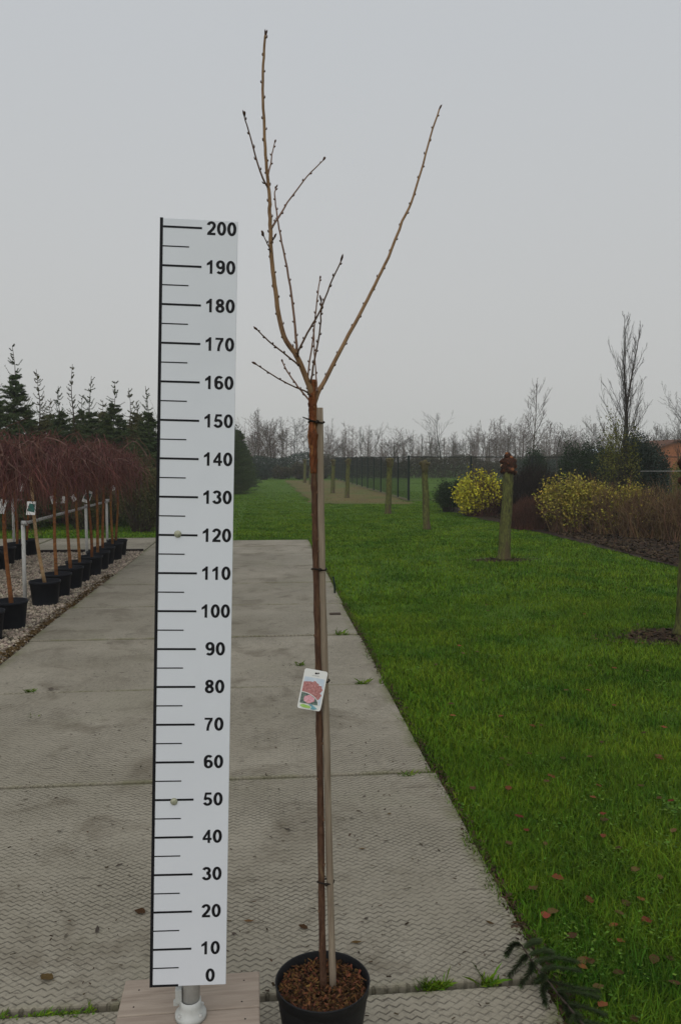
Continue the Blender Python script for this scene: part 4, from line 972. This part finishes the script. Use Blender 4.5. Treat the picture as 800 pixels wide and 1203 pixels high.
# conifers flanking the far lawn
for k, (px, py, Y, wd, lab) in enumerate([(279, 498, 42, 1.0, 'dark conifer flanking the far lawn, tip beside the board'), (268, 485, 38, 1.1, 'dark conifer flanking the far lawn, mostly behind the board'), (288, 520, 47, .85, 'shorter dark conifer at the end of the far lawn edge'), (240, 480, 32, 1.1, 'dark conifer behind the measuring board along the far lawn')]):
    p = at(px, py, Y); o = empty('conifer_tree', (p[0], p[1], -.05), lab, 'conifer'); h = float(p[2])
    a, b = spruce(160+k, h, wd, .08, 1.5, .2, .01); link('trunk', a, MT['conif_bark'], o); link('needles', b, MT['needle'], o, kind='stuff')
shrub('low_bush', 268, 279, 572, 38, 'tiny dark bush at the foot of the far lawn conifers', MT['dark_stem'], MT['evergreen'], 500, .07, 20, 620)
for k, (x0, x1, yt, Y, mt, lab) in enumerate([(296, 323, 543, 62, 'blue_green', 'dark rounded evergreen bush closing the far lawn'), (318, 346, 547, 64, 'hedge_brown', 'brownish hedge bush closing the far lawn'), (340, 368, 543, 63, 'hedge_brown', 'brown green bush behind the dry strip'), (362, 392, 545, 64, 'hedge_brown', 'brown bush behind the end of the fence')]):
    shrub('hedge_bush', x0, x1, yt, Y, lab, MT['dark_stem'], MT[mt], 2600, .14, 60, 640+k, 'bush', .6, .5, 1.4, .012)

# ================================================================== MIDDLE AND RIGHT
# ---- pollard trunks
def pollard(k, x, y, h, r0, label, group=None, lean=0., big=False):
    rr = random.Random(700+k); o = empty('pollard_tree', (x, y, -.05), label, 'tree', group)
    h += .05; n = 12
    P = [np.array([lean*(i/n)+.004*math.sin(i*.9+k), .004*math.cos(i+k), h*.86*i/n]) for i in range(n+1)]
    rad = [r0*(1.12-.25*i/n+(.25 if i == 0 else 0)+rr.uniform(-.03, .03)) for i in range(n+1)]
    mb = MB(); nn = 18; PP = smooth_path(P, 3); RR = np.interp(np.linspace(0, 1, len(PP)), np.linspace(0, 1, n+1), rad)
    mb.tube(PP, list(RR), nn)
    for q in range(len(PP)*nn):
        i_, j_ = divmod(q, nn); c_ = PP[i_]; f_ = 1+.07*math.sin(j_*2.1+.5*math.sin(i_*.9+k))+rr.uniform(-.05, .05)
        v_ = np.array(mb.v[q]); mb.v[q] = tuple(c_+(v_-c_)*f_)
    obj('trunk', mb, MT['poll'], o)
    top = P[-1]; mb = MB()
    mb.lathe([(.0001, -.10), (r0*.9, -.09), (r0*1.15, -.02), (r0*1.2, .08), (r0*1.1, .15), (r0*.6, .2), (.0001, .21)], 14, top)
    v = np.array(mb.v); rn_ = np.random.default_rng(k); v += (rn_.normal(0, .11*r0, v.shape)); mb.v = [tuple(p) for p in v]
    hd = obj('head', mb, MT['poll_head'] if big else MT['poll_low'], o)
    if big:
        for j in range(13):
            a = 2.4*j+rr.uniform(-.3, .3); zz = -.06+.26*(j/12)+rr.uniform(-.02, .02); f_ = 1.15 if j < 10 else .45; q = rr.uniform(.036, .058)
            d = np.array([math.cos(a), math.sin(a), .25+.9*(j/12)]); d /= np.linalg.norm(d)
            p0 = top+np.array([math.cos(a)*r0*f_, math.sin(a)*r0*f_, zz]); mb = MB()
            mb.tube([p0-d*q*.9, p0-d*q*.3, p0+d*q*.25, p0+d*q*.6, p0+d*q*.72], [q*.8, q*1.1, q*1.05, q*.8, q*.5], 9)
            v = np.array(mb.v)+np.random.default_rng(j+k).normal(0, q*.10, (len(mb.v), 3)); mb.v = [tuple(p) for p in v]
            obj('knob', mb, MT['poll_head'], hd)
            if j % 2 == 0:
                e = p0+d*q*.72; mb = MB(); mb.tube([e-d*.01, e+d*.008, e+d*.009], [q*.6, q*.5, q*.42], 9); obj('cut_face', mb, MT['cut_pale' if j == 4 else 'cut'], hd)
    else:
        mb = MB()
        for j in range(9):
            a = rr.uniform(0, 6.28); d = np.array([math.cos(a), math.sin(a), rr.uniform(.2, 1.2)]); d /= np.linalg.norm(d)
            mb.tube([top+[0, 0, .08], top+[0, 0, .08]+d*r0*1.9], [r0*.5, r0*.3], 6)
        obj('stub', mb, MT['poll_low'], hd)
pollard(1, 3.97, 12.86, 1.74, .088, 'thick mossy pollard trunk with red cut head on the lawn', lean=.07, big=True)
pollard(0, 4.01, 7.17, 1.75, .09, 'mossy pollard trunk cut by the picture frame beside bare soil', lean=.04, big=True)
hts = [1.64, 1.70, 1.66, 1.6, 1.6, 1.6, 1.6]
labs = ['thin mossy pollard standing before the dark evergreen shrub', 'mossy pollard in front of the mesh fence on green grass'] + ['mossy pollard on the dry strip, first of its row']*1
for k, ((x, y), h) in enumerate(zip(POLL[2:], hts)):
    if k < 3: pollard(k+2, x, y, h, .075 if k == 0 else .085, labs[k], None, lean=-.06 if k == 0 else .05)
    else: pollard(k+2, x, y, h, .09, ['second', 'third', 'fourth', 'fifth'][k-3]+' mossy pollard of the row on the dry strip', 'pollards on the dry strip', lean=.03)
def soil_patch(x, y, rx, ry, seed):
    r = np.random.default_rng(seed); n = 26
    P = [(x+rx*math.cos(6.283*k/n)*r.uniform(.7, 1.2), y+ry*math.sin(6.283*k/n)*r.uniform(.7, 1.2)) for k in range(n)]
    mb = MB(); mb.v = [(x, y, -.026)]+[(a, b, -.036) for a, b in P]; mb.f = [(0, i+1, (i+1) % n+1) for i in range(n)]; mb.sm = [True]*n
    obj('soil_patch', mb, MT['bark_soil'])['kind'] = 'structure'
soil_patch(3.85, 7.15, .58, .34, 1); soil_patch(3.97, 12.84, .48, .28, 2)
V, F = chips(900, lambda r, n: 3.8+r.normal(0, .28, n), lambda r, n: 7.12+r.normal(0, .17, n), -.03, .012, .03, 78)
V2, F2 = chips(500, lambda r, n: 3.97+r.normal(0, .28, n), lambda r, n: 12.82+r.normal(0, .15, n), -.03, .012, .03, 79)
tag(link('soil_litter', fast_mesh('soil_litter', np.concatenate([V, V2]), np.concatenate([F, F2+len(V)]), 4), MT['bark_chip'], kind='stuff'), 'dark bark crumbs on bare soil around the pollard feet', 'mulch')

# ---- mesh fence: one run away from the viewer, one across
fence = empty('mesh_fence', (5.72, 31.2, 0), 'dark green steel mesh fence along the lawn with corner post', 'fence')
FC = np.array([5.72, 31.2, 0]); FH = 1.70
panel_me = {}
def fence_run(p0, d, n, step, first):
    for k in range(n+1):
        q = np.array(p0)+np.array(d)*step*k-FC
        if k or first:
            hh = FH+(.06 if (k == 0 and first) else .03); w_ = .042 if (k == 0 and first) else .03
            mb = MB(); mb.box(q+[-w_, -w_, -.06], q+[w_, w_, hh]); obj('post', mb, MT['fence'], fence)
    key = tuple(np.round(d, 3))
    for k in range(n):
        if key not in panel_me:
            mb = MB(); d_ = np.array(d); s = np.array([-d_[1], d_[0], 0]); L_ = step-.06
            m = int(L_/.05)
            for j in range(m+1):
                c = d_*(.03+L_*j/m); mb.add([c-s*.0018-d_*.0018+[0, 0, .04], c-s*.0018+d_*.0018+[0, 0, .04], c+s*.0018+[0, 0, .04], c-s*.0018-d_*.0018+[0, 0, FH], c-s*.0018+d_*.0018+[0, 0, FH], c+s*.0018+[0, 0, FH]], [(0, 1, 4, 3), (1, 2, 5, 4), (2, 0, 3, 5)])
            for zz in np.linspace(.06, FH-.45, 3):
                mb.tube([d_*.03+[0, 0, zz], d_*(step-.03)+[0, 0, zz]], .004, 4)
            mb.tube([d_*.03+[0, 0, FH], d_*(step-.03)+[0, 0, FH]], .018, 6)
            panel_me[key] = mb.mesh('mesh_panel'); panel_me[key].materials.append(MT['fence'])
        q = np.array(p0)+np.array(d)*step*k-FC
        link('mesh_panel', panel_me[key], None, fence, q)
fence_run((5.72, 31.2, 0), (0, 1., 0), 13, 2.52, True)
fence_run((5.72, 31.2, 0), (1., 0, 0), 8, 2.52, False)
# soil strip at the fence foot
flat('soil_strip', [(5.6, 62), (5.6, 31.34), (5.86, 31.34), (5.86, 62)], -.018, MT['joint_brown'], wob=.02, seed=9)
flat('soil_strip', [(5.6, 31.08), (24, 31.08), (24, 31.34), (5.6, 31.34)], -.014, MT['joint_brown'], wob=.02, seed=10)

# ---- shrubs in the mulch bed
shrub('evergreen_shrub', 506, 548, 561, 24.5, 'dark rounded evergreen shrub at the end of the mulch bed', MT['dark_stem'], MT['evergreen'], 5600, .05, 80, 801, depth=.9)
shrub('yellow_shrub', 533, 598, 546, 22.6, 'bright yellow leaved shrub in the mulch bed', MT['red_stem'], MT['yellow_leaf'], 4600, .08, 300, 802, depth=.8, shell=.5, clumps=8, base=.6)
shrub('dark_shrub', 572, 628, 556, 23.4, 'dark twig shrub behind the yellow leaved shrub', MT['dark_stem'], MT['hedge_brown'], 900, .05, 700, 833, srad=.007, base=.8)
shrub('dark_shrub', 590, 668, 541, 20.6, 'dark purple twiggy shrub behind the thick pollard', MT['dark_stem'], MT['hedge_brown'], 900, .05, 1200, 803, srad=.008, base=.85)
shrub('dark_shrub', 640, 730, 552, 22.5, 'dark twiggy shrub behind the yellow green shrub', MT['dark_stem'], MT['hedge_brown'], 1500, .05, 900, 823, srad=.008, base=.85)
shrub('red_stem_shrub', 596, 652, 580, 18.4, 'low reddish brown twig shrub beside the yellow green shrub', MT['red_stem'], None, 0, .05, 1200, 804, srad=.005, base=.9)
shrub('yellow_green_shrub', 632, 728, 557, 17.5, 'wide shrub with fading yellow green leaves in the mulch bed', MT['brown_stem'], MT['ochre_leaf'], 9500, .058, 400, 805, depth=.6, clumps=12, shell=.3, base=.75)
shrub('yellow_green_shrub', 686, 768, 563, 16.9, 'smaller fading yellow green shrub merging into brown twigs', MT['brown_stem'], MT['ochre_leaf'], 4600, .052, 450, 806, depth=.6, clumps=9, shell=.3, base=.8)
shrub('brown_twig_shrub', 724, 806, 568, 16.2, 'leafless brown twig shrub beside the yellow green one', MT['brown_stem'], MT['ochre_leaf'], 260, .05, 900, 807, srad=.005, depth=.7, base=.9)
shrub('brown_twig_shrub', 770, 860, 562, 15.4, 'leafless brown twig shrub at the open end of the mulch bed', MT['brown_stem'], None, 0, .05, 900, 808, srad=.005, depth=.7, base=.9)
shrub('evergreen_bush', 653, 704, 515, 27, 'dense dark evergreen bush behind the fence line', MT['dark_stem'], MT['evergreen'], 14000, .06, 90, 810, depth=.8)
shrub('evergreen_bush', 692, 726, 518, 29, 'narrow evergreen bush next to the dense one', MT['dark_stem'], MT['evergreen'], 9000, .06, 60, 811, depth=.8)
shrub('evergreen_bush', 722, 790, 505, 21.5, 'big dark evergreen bush at the foot of the tall bare tree', MT['dark_stem'], MT['blue_green'], 22000, .055, 100, 812, depth=.8)
shrub('evergreen_bush', 610, 645, 523, 33, 'small evergreen bush at the foot of the slim bare tree', MT['dark_stem'], MT['evergreen'], 5500, .07, 40, 813)
shrub('ivy_shrub', 704, 752, 480, 21.0, 'olive leaved climber around the tall bare tree trunk', MT['bare_dark'], MT['ivy'], 3000, .05, 90, 814, depth=.7, shell=.3, clumps=9)
shrub('low_hedge', 770, 850, 541, 26, 'olive green low hedge before the orange shed', MT['dark_stem'], MT['ivy'], 6000, .06, 90, 815)

# ---- bare trees
def bare_tree(seed, h, r0, spread=.55, n1=16, n2=8, n3=6, start=.22, tw=.006, upright=.5, droop=0., multi=1, reach=.55, cone=False):
    rr = random.Random(seed); mb = MB(); G = rr.gauss
    def limb(px, py, pz, dx, dy, dz, L_, r_a, lvl):
        k = (9, 5, 3, 2)[lvl]; P = [(px, py, pz)]; st = L_/k
        jit = (.05, .13, .16, .16)[lvl]; lift = .05 if lvl == 0 else upright*.16-droop*lvl*.1
        for i in range(k):
            dx += G(0, jit); dy += G(0, jit); dz += lift
            q = 1/math.sqrt(dx*dx+dy*dy+dz*dz); dx *= q; dy *= q; dz *= q
            px += dx*st; py += dy*st; pz += dz*st; P.append((px, py, pz))
        end = max(tw*.45, r_a*(.10 if lvl == 0 else .25))
        mb.rod(P, [r_a+(end-r_a)*(i/k) for i in range(k+1)], (6, 4, 3, 3)[lvl])
        if lvl >= 3: return
        n = (n1, n2, n3)[lvl]; s0 = start if lvl == 0 else .12
        for j in range(n):
            f_ = s0+(1-s0)*(j+rr.random())/n*.98
            i = min(k-1, int(f_*k)); a, b = P[i], P[i+1]; g = f_*k-i
            qx, qy, qz = [a[m]+(b[m]-a[m])*g for m in range(3)]; tx, ty, tz = [(b[m]-a[m])/st for m in range(3)]
            sx, sy, sz = G(0, 1), G(0, 1), G(0, .4); dt = sx*tx+sy*ty+sz*tz; sx -= tx*dt; sy -= ty*dt; sz -= tz*dt
            q = 1/max(1e-6, math.sqrt(sx*sx+sy*sy+sz*sz)); an = spread*rr.uniform(.7, 1.3); c, s_ = math.cos(an), math.sin(an)*q
            env = math.sin(math.pi*min(1, .18+.82*(f_-s0)/(1-s0)))**.7 if lvl == 0 else 1-.6*f_
            if cone and lvl == 0: env = .10+.95*(1-f_)**.85
            l = L_*env*rr.uniform(.55, 1.)*(reach*.62 if lvl == 0 else .45)
            limb(qx, qy, qz, tx*c+sx*s_, ty*c+sy*s_, tz*c+sz*s_, l, max(tw, r_a*(1-f_*.85)*((.3 if cone else .42) if lvl == 0 else .5)), lvl+1)
    for m_ in range(multi):
        a = 6.28*m_/multi+rr.uniform(-.4, .4); f = 0 if multi == 1 else rr.uniform(.02, .07 if cone else .11)
        limb(0, 0, 0, math.cos(a)*f, math.sin(a)*f, 1, h*(1 if m_ == 0 else rr.uniform(.7, .97)), r0*(1 if multi == 1 else .8), 0)
    V = np.concatenate(mb.cv); V[:, 2] *= h/V[:, 2].max()
    return fast_mesh('trunk_and_branches', V, np.concatenate(mb.cf), 4)
def place_bare(px, py, Y, me, hme, mat, label, group=None, rz=0., wscale=1.):
    p = at(px, py, Y); s = float(p[2]+.05)/hme
    o = bpy.data.objects.new('bare_tree', me); COL.objects.link(o); o.location = (p[0], p[1], -.05); o.scale = (s*wscale, s*wscale, s); o.rotation_euler = (0, 0, rz)
    if not me.materials: me.materials.append(mat)
    tag(o, label, 'tree', group); return o
tall = bare_tree(47, 6., .065, .36, 34, 10, 5, .2, .0034, .85, multi=2, reach=.72, cone=True)
place_bare(741, 362, 22.5, tall, 6., MT['bare_dark'], 'tall upright bare tree rising above the evergreen bush')
slim = bare_tree(42, 5.5, .05, .5, 18, 9, 5, .3, .0055, .6, reach=.62)
place_bare(626, 442, 34, slim, 5.5, MT['bare'], 'slim bare tree rising behind the dark shrubs')
edge_t = bare_tree(43, 5.5, .06, .6, 18, 9, 5, .15, .0045, .6, multi=2, reach=.7)
place_bare(806, 438, 27, edge_t, 5.5, MT['bare_dark'], 'bare tree cut by the picture edge above the shed', rz=1.)
variants = []
for k, (sp_, n1, up_, mlt, st, mt) in enumerate([(.6, 16, .5, 1, .25, 'bare'), (.45, 18, .9, 1, .2, 'bare_red'), (.75, 14, .3, 3, .12, 'bare_red'), (.35, 20, 1.1, 1, .15, 'bare'), (.65, 15, .4, 2, .2, 'bare_dark'), (.5, 14, .7, 1, .3, 'bare')]):
    variants.append((bare_tree(200+k, 6., .065, sp_, n1, 9, 7, st, .010, up_, multi=mlt, reach=(1.15, .7, 1.3, .55, 1.1, .95)[k]), MT[mt]))
# trees one can tell apart
place_bare(346, 486, 70, bare_tree(301, 6.5, .09, .75, 18, 9, 8, .42, .009, .2, reach=1.15), 6.5, MT['bare_dark'], 'dark bare tree with dense crown of seed clusters by the dry strip')
place_bare(318, 484, 72, bare_tree(302, 6.5, .09, .75, 18, 10, 7, .12, .007, .4, multi=4, reach=1.1), 6.5, MT['bare_red'], 'broad reddish bare tree with many stems closing the far lawn', wscale=1.15)
place_bare(297, 478, 74, bare_tree(303, 7, .07, .45, 24, 8, 6, .1, .007, .8, reach=.5), 7, MT['bare'], 'slender pointed bare tree beside the flanking conifers')
place_bare(521, 481, 78, bare_tree(304, 7, .09, .65, 18, 8, 6, .25, .008, .5, reach=.9), 7, MT['bare_dark'], 'lone taller bare tree behind the cross run of fence')
place_bare(464, 508, 72, bare_tree(305, 5, .11, .95, 14, 8, 6, .25, .01, .05, reach=1.4), 5, MT['bare_dark'], 'crooked spreading bare tree behind the fence corner')
place_bare(655, 492, 60, bare_tree(306, 5, .07, .9, 14, 9, 6, .2, .008, .05, reach=1.), 5, MT['bare_dark'], 'small bare tree with layered branches behind evergreen bushes')
rb = random.Random(12)
def top_y(x): return 498+5*math.sin(x*.05)+4*math.sin(x*.13)
xs = [283, 290, 306, 312, 332, 362, 374, 386, 396, 404, 412, 421, 430, 439, 448, 457, 474, 484, 493, 503, 512, 531, 540, 549, 558, 567, 576, 586, 596, 606, 616, 636, 645, 664, 673, 682, 691, 700, 710, 760, 768, 776, 785, 794, 803]
for x in xs:
    me, mt = rb.choice(variants)
    far = rb.random() < .5
    yt = top_y(x)+rb.choice((-12, -6, 0, 4, 9, 14))+rb.uniform(-4, 4)-(6 if x < 380 else 0)
    place_bare(x+rb.uniform(-3, 3), yt, rb.uniform(76, 96), me, 6., mt, 'thin misty bare tree in the far tree line', 'bare trees of the far tree line', rb.uniform(0, 6.28), rb.uniform(.8, 1.2))
# far wood: one mass
mb = MB(); r = np.random.default_rng(90)
for k in range(460):
    x = r.uniform(-60, 95); y = r.uniform(100, 135); h = (4.6+1.2*math.sin(x*.21)+.8*math.sin(x*.53+1)+r.uniform(-.8, 1.2))*y/110; lean_ = r.normal(0, .3)
    mb.tube([(x, y, -.1), (x+lean_*.5, y, h*.5), (x+lean_, y, h)], [.05, .034, .010], 4, False)
    for j in range(52):
        z = h*r.uniform(.12, .97); a = r.uniform(0, 6.28); l = (h-z)*.32+.35
        f_ = z/h; b0 = np.array([x+lean_*f_, y, z]); l *= r.uniform(.5, 1.3); e = b0+np.array([math.cos(a)*l*.9, math.sin(a)*l*.9, l*r.uniform(.1, .9)])
        mb.tube([b0, (b0+e)/2+[0, 0, -.05*l], e], [.02, .015, .008], 3, False)
tag(obj('distant_wood', mb, MT['bare_red'], None, kind='stuff'), 'misty leafless wood along the horizon', 'wood')
# hedge band beyond the fenced lawn
def hedge(x0, x1, y, h, mat, label, seed, n):
    r = np.random.default_rng(seed); L_ = x1-x0; V = []
    P = np.stack([r.uniform(x0, x1, n), y+r.uniform(-.9, .9, n), h*r.random(n)**.8*(1+.16*np.sin(np.linspace(0, 1, n))), ], -1)
    P[:, 2] *= .85+.2*np.sin(P[:, 0]*1.1+seed)*np.sin(P[:, 0]*.43)
    d = r.normal(0, 1, (n, 3)); d /= np.linalg.norm(d, axis=1)[:, None]; e = np.cross(d, r.normal(0, 1, (n, 3))); e /= np.linalg.norm(e, axis=1)[:, None]
    l = r.uniform(.06, .14, (n, 1)); q = np.stack([P, P+d*l*.5+e*l*.35, P+d*l, P+d*l*.5-e*l*.35], 1).reshape(-1, 3)
    o = empty('hedge', ((x0+x1)/2, y, -.04), label, 'hedge'); q -= np.array([(x0+x1)/2, y, -.04])
    link('foliage', fast_mesh('foliage', q, np.arange(n*4).reshape(-1, 4), 4), mat, o, kind='stuff')
    mb = MB()
    for k in range(int(L_*5)):
        x = r.uniform(-L_/2, L_/2); mb.tube([(x, r.uniform(-.5, .5), 0), (x+r.normal(0, .15), r.uniform(-.5, .5), h*r.uniform(.7, 1.15))], [.02, .008], 3, False)
    obj('stems', mb, MT['dark_stem'], o, kind='stuff')
hedge(4.5, 30, 66, 1.75, MT['hedge_brown'], 'dark hedge closing the fenced lawn', 21, 60000)
hedge(20, 48, 62, 1.6, MT['blue_green'], 'dark green hedge behind the mulch bed shrubs', 22, 40000)
hedge(-9, 5, 67, 1.9, MT['blue_green'], 'dark hedge across the end of the far lawn', 23, 30000)
hedge(-40, -8, 40, 2.2, MT['needle_olive'], 'dark evergreen hedge behind the conifer row', 24, 22000)

# ---- orange shed, pale roof, thin rail on the right
sc = at(795, 528, 45)
shed = empty('garden_shed', (sc[0], sc[1], 0), 'orange brick shed with low brown gable roof', 'shed')
SW, SE, SA, SD = 1.15, float(at(778, 527, 45)[2]), float(at(793, 518, 45)[2]), 3.5
mb = MB(); mb.add([(-SW, 0, -.05), (SW, 0, -.05), (SW, 0, SE), (0, 0, SA-.05), (-SW, 0, SE), (-SW, SD, -.05), (SW, SD, -.05), (SW, SD, SE), (0, SD, SA-.05), (-SW, SD, SE)], [(0, 1, 2, 3, 4), (9, 8, 7, 6, 5), (0, 4, 9, 5), (1, 6, 7, 2), (0, 5, 6, 1)])
obj('wall', mb, MT['orange_brick'], shed)
for sg in (-1, 1):
    mb = MB(); a, b = (0, SA), (sg*(SW+.18), SE-.07)
    mb.add([(a[0], -.18, a[1]), (b[0], -.18, b[1]), (b[0], SD+.18, b[1]), (a[0], SD+.18, a[1]), (a[0], -.18, a[1]+.09), (b[0], -.18, b[1]+.09), (b[0], SD+.18, b[1]+.09), (a[0], SD+.18, a[1]+.09)], [(0, 1, 2, 3), (7, 6, 5, 4), (0, 4, 5, 1), (1, 5, 6, 2), (2, 6, 7, 3), (3, 7, 4, 0)])
    obj('roof', mb, MT['roof_brown'], shed)
pr_ = at(720, 531, 44)
sh2 = empty('storage_shed', (pr_[0], pr_[1], 0), 'low shed with pale bluish metal roof between the evergreens', 'shed')
zz = float(pr_[2]); mb = MB(); mb.box((-.7, 0, -.05), (.7, 2, zz-.12)); obj('wall', mb, MT['hedge_brown'], sh2)
mb = MB(); mb.add([(-.8, -.15, zz-.12), (.8, -.15, zz-.12), (.8, 2.1, zz+.14), (-.8, 2.1, zz+.14), (-.8, -.15, zz-.09), (.8, -.15, zz-.09), (.8, 2.1, zz+.17), (-.8, 2.1, zz+.17)], [(3, 2, 1, 0), (4, 5, 6, 7), (0, 1, 5, 4), (1, 2, 6, 5), (2, 3, 7, 6), (3, 0, 4, 7)]); obj('roof', mb, MT['pale_roof'], sh2)
ra = at(752, 553.5, 20.3); rb_ = at(830, 553.5, 20.3)
rl_ = empty('thin_rail', (ra[0], ra[1], 0), 'thin pale rail on posts beside the dark evergreen bush', 'rail')
mb = MB(); mb.tube([(0, 0, ra[2]), (rb_[0]-ra[0], 0, ra[2])], .006, 8); obj('rail', mb, MT['rail'], rl_)
for f_ in (.45, .95):
    mb = MB(); mb.tube([((rb_[0]-ra[0])*f_, .02, -.05), ((rb_[0]-ra[0])*f_, .02, ra[2])], .012, 8); obj('post', mb, MT['conif_bark'], rl_)

# ---- damp winter air
mb = MB(); mb.box((-142, -22, -1.2), (162, 242, 12.5))
haze = obj('haze', mb, None, kind='stuff')
hm = bpy.data.materials.new('haze'); hm.use_nodes = True; t = hm.node_tree; t.nodes.clear()
ho = t.nodes.new('ShaderNodeOutputMaterial'); pv = t.nodes.new('ShaderNodeVolumePrincipled')
pv.inputs['Color'].default_value = (.93, .95, .97, 1); pv.inputs['Density'].default_value = .0012
t.links.new(pv.outputs[0], ho.inputs['Volume']); haze.data.materials.append(hm)
tag(haze, 'thin grey winter mist over the whole place', 'haze')
